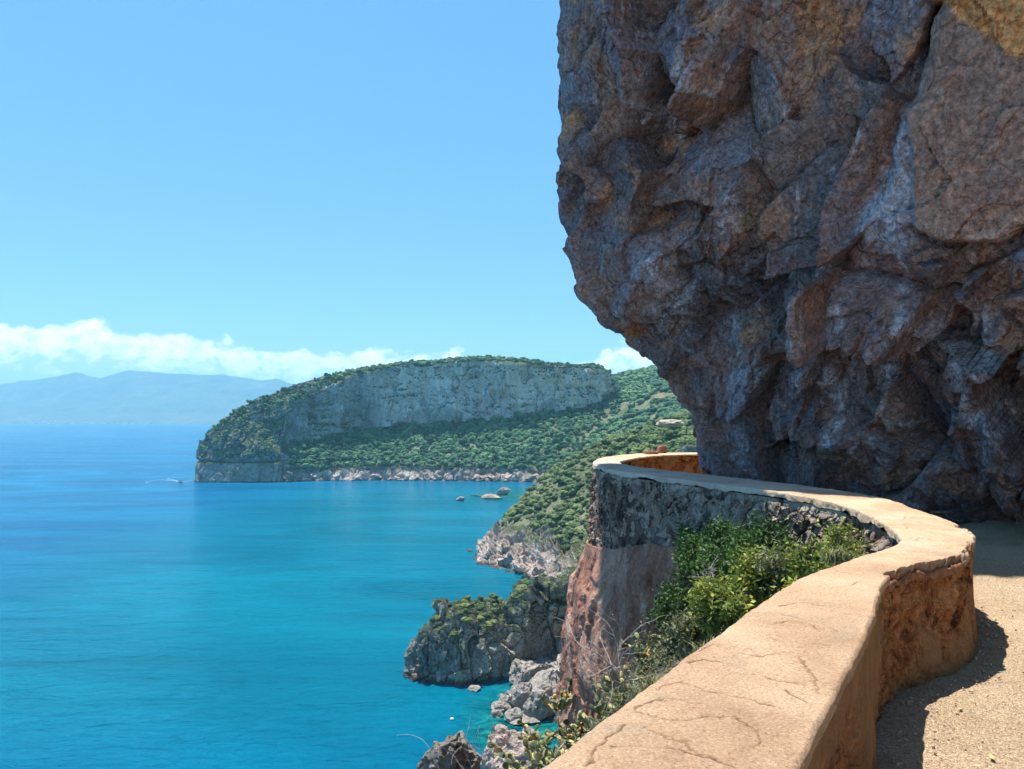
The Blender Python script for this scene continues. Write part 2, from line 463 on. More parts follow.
def mat_sea():
    m = NT('sea_water')
    p = m.pos()
    sh = m.attr('shallow')
    deep = m.ramp(m.noise(m.pos((0.35, 1, 1)), 0.012, 6, 0.62, 1.6), [(0.32, (0.0, 0.078, 0.185)), (0.52, (0.0, 0.118, 0.255)), (0.7, (0.0, 0.175, 0.33))])
    col = m.mix(m.attr('bay'), deep, m.ramp(m.noise(m.pos((0.35, 1, 1)), 0.016, 5, 0.6, 1.2), [(0.35, (0.0, 0.118, 0.188)), (0.65, (0.0, 0.180, 0.268))]))
    sc = m.ramp(m.noise(p, 0.35, 5, 0.7, 0.8), [(0.36, (0.0, 0.035, 0.05)), (0.5, (0.0, 0.12, 0.12)), (0.68, (0.02, 0.26, 0.21))])
    col = m.mix(sh, col, sc)
    m.col(col)
    m.b.inputs['IOR'].default_value = 1.2
    m.b.inputs['Specular IOR Level'].default_value = 0.10
    rg = m.ramp(m.noise(m.pos((0.12, 1, 1)), 0.02, 5, 0.65, 1.5), [(0.35, 0.10), (0.65, 0.22)])
    m.rough(rg)
    w1 = m.bump(m.noise(m.pos((0.8, 1.3, 1)), 0.42, 7, 0.68, 0.3), 1.3)
    w15 = m.bump(m.noise(m.pos((0.45, 1.3, 1)), 0.13, 5, 0.65, 0.4), 3.0, 0.9, w1)
    w2 = m.bump(m.noise(m.pos((0.4, 1.2, 1)), 0.04, 4, 0.6, 0.3), 4.0, 0.8, w15)
    m.nrm(w2)
    return m.m

M = {}
M['cliff'] = mat_cliff()
M['cape'] = mat_rock('cape_limestone', (0.32, 0.31, 0.30), (0.60, 0.56, 0.52), (0.74, 0.67, 0.60), 1.0, 0.6, (6, 8), 0.7, (0.66, 0.49, 0.37))
M['shore'] = mat_rock('pale_shore_rock', (0.20, 0.15, 0.125), (0.43, 0.34, 0.28), (0.62, 0.51, 0.43), 1.6, 0.4, (7.5, 3))
M['head'] = mat_rock('headland_rock', (0.18, 0.155, 0.14), (0.35, 0.31, 0.26), (0.56, 0.48, 0.385), 3.0, 0.25, (7, 2.5))
M['boulder'] = mat_rock('boulder_rock', (0.17, 0.145, 0.125), (0.31, 0.27, 0.23), (0.46, 0.41, 0.35), 5.0, 0.12)
M['crag'] = mat_rock('pinkish_crag_rock', (0.22, 0.16, 0.13), (0.42, 0.32, 0.26), (0.58, 0.46, 0.38), 5.0, 0.12)
M['pillar'] = mat_rock('red_brown_rock', (0.22, 0.09, 0.058), (0.41, 0.19, 0.122), (0.60, 0.35, 0.25), 9.0, 0.07)
M['soil'] = mat_rock('slope_soil', (0.06, 0.045, 0.03), (0.14, 0.11, 0.07), (0.24, 0.20, 0.15), 14.0, 0.06)
M['ground'] = mat_rock('hillside_ground', (0.05, 0.07, 0.035), (0.10, 0.12, 0.06), (0.22, 0.20, 0.13), 1.5, 0.3)
M['mount'] = mat_rock('mountain_cover', (0.035, 0.06, 0.035), (0.06, 0.085, 0.045), (0.12, 0.13, 0.08), 0.02, 6.0)
M['coping'] = mat_coping(); M['masonry'] = mat_masonry(); M['inner'] = mat_inner()
M['path'] = mat_path(); M['sea'] = mat_sea()
M['forest'] = mat_foliage('forest_leaves', (0.030, 0.088, 0.048), (0.080, 0.180, 0.092), (0.17, 0.30, 0.135), 0.5, 'attr', 0.1)
M['scrub'] = mat_foliage('scrub_leaves', (0.055, 0.105, 0.045), (0.125, 0.185, 0.075), (0.25, 0.30, 0.10), 1.0, True, 0.1)
M['scrub2'] = mat_foliage('scrub_mass', (0.055, 0.105, 0.045), (0.115, 0.175, 0.07), (0.23, 0.28, 0.10), 1.0, 'attr', 0.1)
M['leafdark'] = mat_foliage('dark_glossy_leaves', (0.016, 0.042, 0.012), (0.040, 0.088, 0.022), (0.11, 0.19, 0.045), 3, False, 0.25, True)
M['leafyel'] = mat_foliage('yellow_green_leaves', (0.035, 0.07, 0.018), (0.16, 0.21, 0.04), (0.54, 0.54, 0.11), 3, False, 0.3, True)
M['leafolive'] = mat_foliage('olive_grey_leaves', (0.06, 0.08, 0.035), (0.13, 0.15, 0.065), (0.26, 0.25, 0.12), 3, False, 0.2, True)
M['cactus'] = mat_foliage('cactus_pads', (0.05, 0.075, 0.035), (0.17, 0.19, 0.085), (0.50, 0.40, 0.17), 4, False, 0.0, True)
M['flower'] = mat_plain('orange_fruit', (0.60, 0.29, 0.07), 0.6, 0.4, 8)
M['twig'] = mat_plain('bleached_twigs', (0.38, 0.33, 0.28), 0.8, 0.3, 30)
M['bark'] = mat_plain('brown_bark', (0.12, 0.085, 0.055), 0.9, 0.3, 20)
M['road'] = mat_plain('bare_pale_earth', (0.42, 0.34, 0.26), 0.9, 0.2, 0.4)
M['grit'] = mat_plain('loose_grit', (0.44, 0.30, 0.19), 0.9, 0.4, 25)
M['foam'] = mat_plain('wake_foam', (0.22, 0.40, 0.46), 0.8, 0.2, 0.3)
M['white'] = mat_plain('white_paint', (0.8, 0.8, 0.78), 0.35, 0.08, 3)
M['dark'] = mat_plain('dark_vinyl', (0.05, 0.05, 0.06), 0.5, 0.1, 3)
M['dryleaf'] = mat_plain('yellow_dry_leaf', (0.55, 0.52, 0.14), 0.7, 0.2, 60)

# ================================================================== SEA
def build_sea():
    nr, na = 420, 200
    r = np.geomspace(20, 32000, nr)
    a = np.linspace(-1.9, 1.9, na)
    R, A = np.meshgrid(r, a, indexing='ij')
    G = np.stack([R * np.sin(A), R * np.cos(A) - 5, np.full_like(R, SEA)], 2)
    P = G.reshape(-1, 3)
    x, y = P[:, 0], P[:, 1]
    sh = np.exp(-(((x - 1) / 11) ** 2 + ((y - 132) / 22) ** 2) * 1.3)
    sh = np.maximum(sh, 0.8 * np.exp(-(((x + 3) / 22) ** 2 + ((y - 520) / 45) ** 2)))
    sh = np.maximum(sh, 0.7 * np.exp(-(((x - 8) / 8) ** 2 + ((y - 245) / 18) ** 2)))
    sh = np.clip(sh * 1.6 - 0.25 + 0.35 * fbm(P * 0.12, 3, 3) * (sh > 0.05), 0, 1)
    bay = sstep(-230, -90, x) * sstep(700, 500, y) * sstep(60, 160, y)
    me = grid_mesh('sea', G, {'shallow': sh, 'bay': bay}, smooth=True, flip=True)
    tag(link('sea', me, M['sea']), kind='structure')
build_sea()

# ================================================================== FAR MOUNTAINS
def build_mountains():
    D = 8000.0
    tops = [(-700, 388), (-400, 390), (-200, 384), (-100, 386), (0, 384), (30, 380), (55, 377), (75, 372), (100, 378), (128, 370), (150, 372), (175, 374), (200, 374), (225, 374),
            (245, 378), (262, 381), (275, 378), (290, 383), (330, 390), (380, 397), (450, 404), (560, 412), (700, 417)]
    px = np.array([t[0] for t in tops], float); py = np.array([t[1] for t in tops], float)
    nx, ny = 420, 90
    xs = np.linspace(-640, 650, nx)
    h = (HOR - np.interp(xs, px, py)) / F_PX * (D + 1040) - SEA
    X = (xs - CX) / F_PX * D
    v = np.linspace(0, 1, ny)
    G = np.zeros((nx, ny, 3))
    prof = np.interp(v, [0, 0.05, 0.25, 0.5, 0.72, 1.0], [-0.02, 0.03, 0.18, 0.55, 1.0, 0.3])
    for j in range(ny):
        G[:, j, 0] = X; G[:, j, 0] *= 1 + (v[j] * 2000 - 400) / D; G[:, j, 1] = D - 400 + v[j] * 2000; G[:, j, 2] = SEA + h * prof[j]
    P = G.reshape(-1, 3)
    k = np.clip((P[:, 2] - SEA) / 160, 0, 1)
    ridge = np.abs(fbm(P * np.array([1 / 380., 1 / 570., 1 / 570.]), 5, 5))
    P[:, 2] += k * (0.5 - ridge * 2.0) * 57 * (1 - np.tile((np.abs(v - 0.72) < 0.06) * 0.8, nx)) + k * fbm(P / 100., 3, 8) * 12
    me = grid_mesh('mountains', P.reshape(nx, ny, 3), {'cell': 0.5 + 0 * P[:, 0]}, smooth=True)
    tag(link('mountains', me, M['mount']), kind='structure')
    # pale coastal town at the foot: sparse tiny houses, one mass nobody could count
    V = []; Fc = []
    for i in range(240):
        xx = (RS.uniform(40, 210) - CX) / F_PX * D; d = abs(RS.normal(0, 1))
        yy = D - 380 + d * 170; zz = SEA + np.interp((yy - (D - 400)) / 2000, v, prof) * 480
        w, dp, hh = RS.uniform(7, 18), RS.uniform(7, 12), RS.uniform(5, 9)
        b = len(V)
        for sx in (-1, 1):
            for sy in (-1, 1):
                for sz in (-3, 1): V.append((xx + sx * w / 2, yy + sy * dp / 2, zz + sz * hh))
        Fc += [(b, b + 1, b + 3, b + 2), (b + 4, b + 6, b + 7, b + 5), (b, b + 4, b + 5, b + 1), (b + 2, b + 3, b + 7, b + 6), (b + 1, b + 5, b + 7, b + 3)]
    me = mesh_raw('distant_town', np.array(V), np.array(Fc))
    tag(link('distant_town', me, M['white']), 'pale specks of a far off coastal town below the mountains', 'town', kind='stuff')
build_mountains()

# ================================================================== CAPE (long headland with the limestone cliff)
CT = np.array([
 # x    ys   P1dy h   P2dy h    P3dy h    P4dy h   back
 [-265.5, 632, 1, 8,   2, 13,    3, 18,    5, 20,   12],
 [-262, 624, 1, 13,  3, 18,    5, 24,    9, 27,   30],
 [-257.5, 620, 1, 17,  4, 24,    8, 36,   16, 41,   60],
 [-233, 619, 2, 18,  6, 36,   16, 53,   26, 63,  110],
 [-192, 621, 3, 18, 10, 38,   22, 66,   36, 81,  140],
 [-175, 628, 5, 9,  30, 32,   38, 74,   50, 88,  150],
 [-150, 634, 15, 11,  55, 42,   50, 91,   66, 98, 160],
 [-105, 637, 17, 12,  68, 46,   61, 103,   76, 107, 170],
 [-30,  630, 16, 11,  80, 50,   73, 107,   90, 111, 180],
 [46,   613, 14, 9, 105, 60,  98, 103,  114, 106, 190],
 [86,   612, 6, 8, 125, 70,  119, 101,  133, 105, 190],
 [97,   612, 6, 8, 132, 78,  128, 95,  140, 97,  190],
 [106,  612, 6, 8, 140, 80,  146, 83,  150, 84,  190]], float)
def build_cape():
    nx = 760
    xs = np.linspace(-265.5, 106, nx)
    c = np.stack([np.interp(xs, CT[:, 0], CT[:, k]) for k in range(9)], 1)
    nseg = [26, 60, 60, 22, 30, 10]
    G = []
    pts = []
    for i in range(nx):
        ys = c[i, 1]
        # x is pulled inland with depth so the tip is round
        prof = [(ys - 3, -4), (ys + c[i, 2] * 0.6, c[i, 3]), (ys + c[i, 4], c[i, 5]), (ys + c[i, 6], c[i, 7]), (ys + c[i, 8], CT[0, 0] * 0 + 0)]
        pts.append(prof)
    hp4 = np.interp(xs, CT[:, 0], CT[:, 9 - 0] if CT.shape[1] > 10 else CT[:, 9])
    # rebuild with every column spelled out
    col = lambda k: np.interp(xs, CT[:, 0], CT[:, k])
    ys = col(1)
    keys = [(ys - 3, -4 + 0 * xs), (ys + col(2) * 0.6, col(3)), (ys + col(4), col(5)), (ys + col(6), col(7)), (ys + col(8), col(9)),
            (ys + col(10) if CT.shape[1] > 10 else ys + col(8) + 100, 30 + 0 * xs)]
    rows_y, rows_h, w2 = [], [], []
    for s in range(len(keys) - 1):
        n = nseg[s]
        for t in np.linspace(0, 1, n, endpoint=False):
            rows_y.append(keys[s][0] * (1 - t) + keys[s + 1][0] * t); rows_h.append(keys[s][1] * (1 - t) + keys[s + 1][1] * t)
            w2.append(s)
    rows_y = np.array(rows_y).T; rows_h = np.array(rows_h).T
    X = np.repeat(xs[:, None], rows_y.shape[1], 1)
    G = np.stack([X, rows_y, SEA + rows_h], 2)
    n = grid_normals(G)
    P = G.reshape(-1, 3).copy(); Nn = n.reshape(-1, 3)
    if Nn[:, 2].mean() < 0: Nn = -Nn
    seg = np.tile(np.array(w2), nx)
    xw = P[:, 0]
    cliff = ((seg == 2) & (xw > -178)).astype(float)
    left = sstep(-165, -195, xw) * (seg <= 3)
    rockshore = (seg <= 0) & (xw > -190)
    soft = 1 - np.clip(cliff + left + rockshore, 0, 1)
    d = np.zeros(len(P))
    flute = fbm(P * np.array([1 / 11., 1 / 11., 1 / 80.]), 5, 21)
    bc, rc, ec = blocks(P, 11, 3.0, 33, (1, 1, 4.5), 0.0, 0.9, 0.6, 0.4)
    b1, r1, e1 = blocks(P, 16, 5.0, 31, (1, 1, 1.7), 0.25)
    b2, r2, e2 = blocks(P, 5, 1.6, 37, (1, 1, 1.4), 0.25)
    big = fbm(P / 45., 3, 41)
    d += cliff * (flute * 8 + bc * 1.2 + b2 * 0.5 + big * 10 + fbm(P * np.array([1 / 28., 1 / 28., 1 / 90.]), 3, 23) * 12 + 2.2 * np.abs(fbm(P * np.array([1 / 60., 1 / 60., 1 / 9.]), 3, 24)) * 2)
    lo = 0.35 + 0.65 * sstep(15, 22, P[:, 2] - SEA)
    d += left * lo * (b1 * 0.9 + b2 * 1.1 + big * 5 + flute * 2)
    b3, r3, e3 = blocks(P, 7, 3.6, 43, (1, 1, 0.8), 0.3)
    d += rockshore * (b3 + b2 * 0.8)
    d += soft * (big * 3 + b2 * 0.3)
    tip = sstep(-270, -255, xw) * 0.7 + 0.3
    P += Nn * (d * tip)[:, None]
    # the sea-cut ledge low on the left part
    k = left * np.exp(-((P[:, 2] - SEA - 17.5) / 1.0) ** 2)
    P -= Nn * (k * 2.6)[:, None]
    me = grid_mesh('cape', P.reshape(G.shape), {'cell': r1, 'scrubby': np.clip(left + 0.6 * sstep(-95, -150, xw) * (seg <= 2), 0, 1)}, smooth=False)
    me.materials.append(M['cape']); me.materials.append(M['shore']); me.materials.append(M['ground'])
    f = np.zeros(len(me.polygons), np.int32)
    nv = G.shape[1]
    cc = np.zeros(len(me.polygons), int); vi = np.zeros(len(me.polygons) * 4, np.int32)
    me.polygons.foreach_get('vertices', vi); v0 = vi[::4]
    f[(rockshore)[v0]] = 1
    f[((soft > 0.5) & (seg == 1))[v0]] = 2
    me.polygons.foreach_set('material_index', f)
    o = link('cape', me, None); tag(o, kind='structure')
    return P, Nn, seg
CAPE_P, CAPE_N, CAPE_SEG = None, None, None
# the table holds x, ys, then dy/h pairs P1..P4, then the back distance
CT = CT.reshape(len(CT), 11)
CAPE_P, CAPE_N, CAPE_SEG = build_cape()

# ================================================================== MAINLAND HILLSIDE (thin plate surface through surveyed heights)
CP = np.array([
 # coast
 (10,236,0),(3,253,0),(-8,272,0),(-15,294,0),(-11,308,0),(8,335,0),(15,400,0),(25,500,0),(28,598,1),
 (8,215,0),(10,190,0),(11,168,0),(8,150,0),(9,130,0),(12,110,0),(5,80,0),(0,60,0),
 # sea bed
 (-35,285,-14),(-12,240,-9),(-5,205,-10),(-14,400,-14),(-5,500,-14),(0,570,-12),(-40,640,-14),(-10,160,-10),(-12,110,-12),(-12,70,-12),(-30,330,-14),
 # ridge of the spur
 (-9,300,4),(-4,308,10),(3.6,318,16),(12,328,21),(26,338,28),(40,350,34),(63,365,42),(83,370,50),(120,380,64),
 # its near side
 (0,285,7),(5,275,8),(14,262,11),(20,245,11),(32,272,23),(45,260,30),(60,250,39),(60,300,40),(85,290,49),(22,290,19),
 (16,222,7),(25,200,16),(18,180,12),(30,160,24),(20,150,18),(40,120,38),(25,110,28),(60,160,44),(45,200,33),(20,80,30),(40,60,44),
 # bay head and the slopes behind
 (40,450,12),(55,500,20),(70,560,28),(55,600,8),(100,640,34),(85,700,52),(130,600,52),(130,700,70),(150,780,92),(165,840,108),(180,900,116),(110,800,86),(110,850,96),
 (300,900,140),(250,600,110),(200,400,95),(150,300,80),(170,1000,105),(120,1000,80),(170,1200,55),(300,1200,70),(130,500,52),(110,430,50),(60,420,22)], float)

def tps_fit(C):
    n = len(C); X = C[:, :2]
    d = np.linalg.norm(X[:, None] - X[None], axis=2)
    K = np.where(d > 0, d * d * np.log(d + 1e-9), 0) + np.eye(n) * 60.0
    Pm = np.hstack([np.ones((n, 1)), X])
    A = np.zeros((n + 3, n + 3)); A[:n, :n] = K; A[:n, n:] = Pm; A[n:, :n] = Pm.T
    return np.linalg.solve(A, np.concatenate([C[:, 2], np.zeros(3)]))
def tps_eval(C, w, XY):
    out = w[-3] + XY @ w[-2:]
    for i in range(len(C)):
        d2 = ((XY - C[i, :2]) ** 2).sum(1)
        out = out + w[i] * 0.5 * d2 * np.log(d2 + 1e-9)
    return out
TW = tps_fit(CP)
def land_h(XY):
    h = tps_eval(CP, TW, XY)
    P = np.column_stack([XY, np.zeros(len(XY))])
    return h + (fbm(P / 40., 3, 61) * 3 + fbm(P / 9., 3, 62) * 1.0) * sstep(-2, 8, h)

def build_mainland():
    # rows get denser towards the viewer
    ys = np.concatenate([np.arange(50, 240, 1.2), np.arange(240, 380, 0.7), np.arange(380, 640, 2.0), np.arange(640, 1250, 4.0)])
    t = np.linspace(0, 1, 360)
    G = np.zeros((len(ys), len(t), 3))
    for i, y in enumerate(ys):
        x0 = -24; x1 = max(60, 0.42 * y + 25)
        G[i, :, 0] = x0 + (x1 - x0) * t ** 1.25; G[i, :, 1] = y
    XY = G.reshape(-1, 3)[:, :2]
    H = land_h(XY)
    G[:, :, 2] = SEA + H.reshape(G.shape[:2])
    N_ = grid_normals(G)
    if N_[..., 2].mean() < 0: N_ = -N_
    P = G.reshape(-1, 3).copy(); N_ = N_.reshape(-1, 3)
    rock = sstep(15, 8, H + 5 * fbm(P / 18., 3, 77)) * sstep(700, 400, P[:, 1])
    b1, r1, _ = blocks(P, 7, 3.4, 71, (1, 1, 0.9), 0.3)
    b2, r2, _ = blocks(P, 2.3, 1.3, 72, (1, 1, 1), 0.3)
    P += N_ * (rock * (b1 + b2))[:, None]
    P[:, 2] += rock * (b1 * 0.4)
    me = grid_mesh('hillside', P.reshape(G.shape), {'cell': r1}, smooth=False, flip=True)
    me.materials.append(M['ground']); me.materials.append(M['shore'])
    vi = np.zeros(len(me.polygons) * 4, np.int32); me.polygons.foreach_get('vertices', vi)
    me.polygons.foreach_set('material_index', (rock[vi[::4]] > 0.35).astype(np.int32))
    tag(link('hillside', me, None), kind='structure')
build_mainland()

# ================================================================== TREES AND SCRUB
def crown_mesh(seed, sub=2, lobes=5, leaves=0, flat=0.8):
    """lumpy crown about 1 m in radius standing on z=0"""
    rs = np.random.RandomState(seed)
    V = []; F = []; b = 0
    Q = []; 
    for k in range(lobes):
        v, f = ICO[sub]
        r = rs.uniform(0.42, 0.62) if k else 0.72
        c = np.array([rs.uniform(-0.55, 0.55), rs.uniform(-0.55, 0.55), rs.uniform(0.35, 0.95)]) if k else np.array([0, 0, 0.6])
        n = vnoise(v * 2.6 + seed * 3.3 + k * 9, seed) * 0.28 + vnoise(v * 6.5 + k * 5, seed + 9) * 0.22
        w = v * (1 + n)[:, None] * r * np.array([1, 1, flat]) + c
        V.append(w); F.append(f + b); b += len(w)
    V = np.vstack(V); F = np.vstack(F)
    V4 = []; F4 = []
    if leaves:
        idx = rs.randint(0, len(V), leaves)
        for i in idx:
            o = V[i] + rs.normal(0, 0.05, 3)
            a = rs.normal(0, 1, 3); a /= np.linalg.norm(a); c = rs.normal(0, 1, 3); c = np.cross(a, c); c /= np.linalg.norm(c)
            s = rs.uniform(0.05, 0.11)
            V4 += [o - a * s, o + c * s * 0.6, o + a * s, o - c * s * 0.6]
        F4 = np.arange(len(V4)).reshape(-1, 4) + len(V)
        V = np.vstack([V, np.array(V4)])
    return V, F, (F4 if leaves else None)

def scatter_mass(name, pts, scl, subs, mat, label, cat, seed=0, leaves=30):
    """one object made of many crowns: woods nobody could count"""
    var = [crown_mesh(seed + k, subs, 4 if subs > 1 else 3, leaves) for k in range(5)]
    V = []; F3 = []; F4 = []; R = []; b = 0
    rs = np.random.RandomState(seed)
    for p, s in zip(pts, scl):
        v, f, q = var[rs.randint(5)]
        a = rs.uniform(0, 2 * PI); ca, sa = math.cos(a), math.sin(a)
        s3 = s * rs.uniform(0.85, 1.15, 3)
        w = v * s3
        w = np.stack([w[:, 0] * ca - w[:, 1] * sa, w[:, 0] * sa + w[:, 1] * ca, w[:, 2]], 1) + p
        V.append(w); F3.append(f + b)
        if q is not None: F4.append(q + b)
        R.append(np.full(len(w), rs.rand())); b += len(w)
    me = mesh_raw(name, np.vstack(V), np.vstack(F4) if F4 else None, np.vstack(F3), {'rnd': np.concatenate(R)}, smooth=False)
    return tag(link(name, me, mat), label, cat, kind='stuff')

def poisson(x0, x1, y0, y1, step, rs):
    X, Y = np.meshgrid(np.arange(x0, x1, step), np.arange(y0, y1, step))
    XY = np.stack([X.ravel(), Y.ravel()], 1)
    return XY + rs.uniform(-0.8, 0.8, XY.shape) * step

def screen(P):
    cp, sp = math.cos(PITCH), math.sin(PITCH)
    dep = P[:, 1] * cp + P[:, 2] * sp; up = -P[:, 1] * sp + P[:, 2] * cp
    return CX + F_PX * P[:, 0] / dep, CY - F_PX * up / dep, dep

def cape_trees():
    rs = np.random.RandomState(5)
    P, N_, seg = CAPE_P, CAPE_N, CAPE_SEG
    xw = P[:, 0]
    # forest below the cliff
    nrand = rs.rand(len(P))
    g = vnoise(P / 22., 3)
    m1 = (seg == 1) & (xw > -186) & (nrand < 0.10)
    h = P[:, 2] - SEA
    m1 &= (h > 9)
    # tree line on top, and thinner scrub on the rocky left part
    m2 = (seg >= 3) & (xw > -255) & (nrand < np.where(xw < -165, 0.05, 0.11))
    m3 = (seg >= 1) & (seg <= 3) & (xw <= -160) & (nrand < 0.075) & (h > 19 + 4 * g) & (fbm(P / 12., 3, 5) > -0.22)
    m4 = (seg == 2) & (xw > -165) & (nrand < 0.03) & (fbm(P / 14., 3, 8) > 0.10 - 0.5 * sstep(86, 100, h) - 0.35 * sstep(-110, -150, xw))
    m5 = (seg == 2) & (xw > -170) & (h > 88) & (nrand < 0.05)
    idx = np.where(m1 | m2)[0]
    pts = P[idx] + rs.uniform(-1.2, 1.2, (len(idx), 3)) * np.array([1, 1, 0]) - np.array([0, 0, 0.5]); s = rs.uniform(1.3, 2.9, len(idx)) * (1 + 0.4 * (rs.rand(len(idx)) < 0.15)) * np.where(seg[idx] >= 3, 0.72, 1.0)
    k = screen(pts)[0] < 640
    print('cape trees', k.sum())
    scatter_mass('cape_forest', pts[k], s[k], 2, M['forest'], 'dense green woodland covering the slope under the long limestone cliff', 'forest', 100, 24)
    idx = np.where(m3 | m4 | m5)[0]
    pts = P[idx] - N_[idx] * 0.5; s = rs.uniform(0.6, 1.5, len(idx))
    print('cape scrub', len(idx))
    scatter_mass('cape_scrub', pts, s, 1, M['forest'], 'dark scrub clinging to the rocky seaward end of the cape and to its cliff', 'scrub', 120, 16)
cape_trees()

def land_trees():
    rs = np.random.RandomState(9)
    XY = np.vstack([poisson(20, 400, 385, 620, 2.9, rs), poisson(20, 420, 620, 1010, 4.0, rs)])
    H = land_h(XY)
    P = np.column_stack([XY, SEA + H - 0.8])
    sx, sy, dep = screen(P)
    k = (H > 5) & (fbm(np.column_stack([XY, 0 * H]) / 26., 4, 205) > -0.27 + 0.1 * rs.rand(len(H))) & (sx > 500) & (sx < 730) & (sy < 500)
    P = P[k]
    print('hill trees', len(P))
    s = rs.uniform(1.4, 3.4, len(P)) * np.where(P[:, 1] > 620, 1.25, 1.0)
    scatter_mass('hillside_forest', P, s, 1, M['forest'], 'green wood on the hillside behind the bay, right of the cliff', 'forest', 140, 24)
    # nearer spur: separate shrubs for the ones that show largest, the rest as one mass
    XY = poisson(-14, 130, 150, 385, 2.1, rs)
    H = land_h(XY)
    n = fbm(np.column_stack([XY, 0 * H]) / 18., 3, 77)
    P = np.column_stack([XY, SEA + H - 0.5])
    sx, sy, dep = screen(P)
    k = (H + 5 * n > 10.5 + 2 * rs.rand(len(H))) & (sx > 440) & (sx < 715) & (sy < 620) & ~((sx > 655) & (sx < 683) & (sy > 414) & (sy < 427) & (dep < 330))
    P = P[k]; sx = sx[k]; dep = dep[k]
    s = (0.75 + 1.6 * rs.rand(len(P)) ** 1.6) * (0.85 + 0.35 * (P[:, 0] > 40))
    # those seen: left of the bastion or above its rim
    sy = sy[k]
    vis = ((sx < 597) & (sy < 585)) | ((sx >= 597) & (sy < 455))
    score = np.where(vis, s / dep, 0)
    order = np.argsort(-score)[:230]
    rest = np.setdiff1d(np.arange(len(P)), order)
    print('spur shrubs', len(P), vis.sum())
    scatter_mass('hillside_scrub', P[rest], s[rest], 2, M['scrub2'], 'green scrub covering the near spur above the small cove', 'scrub', 160, 60)
    protos = []
    for j in range(6):
        V, F, q = crown_mesh(200 + j, 2, 6, 260)
        me = mesh_raw('shrub', V, q, F); me.materials.append(M['scrub']); protos.append(me)
    return P[order], s[order], protos
SPUR_P, SPUR_S, SHRUBS = land_trees()

# ================================================================== NEAR HEADLAND
def mound(name, centre, outline, heights, prof, nu, nv, rock, seed, mat, label=None, cat=None, kind=None, zbase=SEA - 3, group=None):
    """rock mass lofted from a plan outline; heights(x,y) gives its top; prof maps 0..1 to (inward, upward)"""
    ring = resample(np.vstack([spline(outline + [outline[0]])]), nu + 1)[:-1]
    C = np.array(centre[:2])
    v = np.linspace(0, 1, nv)
    inw = np.interp(v, prof[0], prof[1]); upw = np.interp(v, prof[0], prof[2])
    G = np.zeros((nu, nv, 3))
    for j in range(nv):
        xy = C + (ring - C) * (1 - inw[j])
        G[:, j, :2] = xy
        G[:, j, 2] = zbase + (heights(xy[:, 0], xy[:, 1]) - zbase) * upw[j]
    Gp = np.concatenate([G[-1:], G, G[:1]], 0)
    n = grid_normals(Gp)[1:-1].reshape(-1, 3)
    P = G.reshape(-1, 3).copy()
    out = P[:, :2] - C
    if (n[:, :2] * out).sum(1).mean() < 0: n = -n
    r = np.zeros(len(P)); cell = None
    for (size, amp, st) in rock:
        b, rr, e = blocks(P, size, amp, seed, st, 0.3); r += b; seed += 7
        if cell is None: cell = rr
    r *= np.tile(sstep(1.0, 0.9, v) * 0.9 + 0.1, nu)
    P += n * r[:, None]
    me = grid_mesh(name, P.reshape(G.shape), {'cell': cell}, close_u=True)
    o = link(name, me, mat)
    tag(o, label, cat, group, kind)
    return P, n

def head_top(x, y):
    t = np.interp(x, [-22, -19, -16, -12, -8, -3, 2, 6, 11, 18, 26], [7, 10.5, 13.2, 13.8, 13.0, 12.2, 14.5, 16.5, 17.5, 20, 24])
    return SEA + t + 0.5 * np.sin(x * 1.1) - 0.03 * np.abs(y - 162) ** 1.2
outl = [(-21.2, 152), (-19.5, 149.8), (-15, 149.5), (-9, 148.5), (-5, 149.5), (-2, 153), (1.5, 156), (5, 158), (10, 159), (18, 158), (26, 158), (26, 178), (16, 179), (9, 176), (2, 172), (-6, 168), (-14, 165), (-20, 160), (-21.8, 155)]
HP, HN = mound('headland', (-6, 160, 0), outl, head_top, ([0, 0.18, 0.5, 0.62, 0.8, 1.0], [-0.03, 0.0, 0.09, 0.2, 0.55, 1.0], [0, 0.2, 0.72, 0.9, 0.99, 1.0]),
               620, 210, [(6.5, 2.6, (1, 1, 1.5)), (2.2, 0.9, (1, 1, 1.4)), (0.8, 0.35, (1, 1, 1.2))], 301, M['head'], kind='structure')

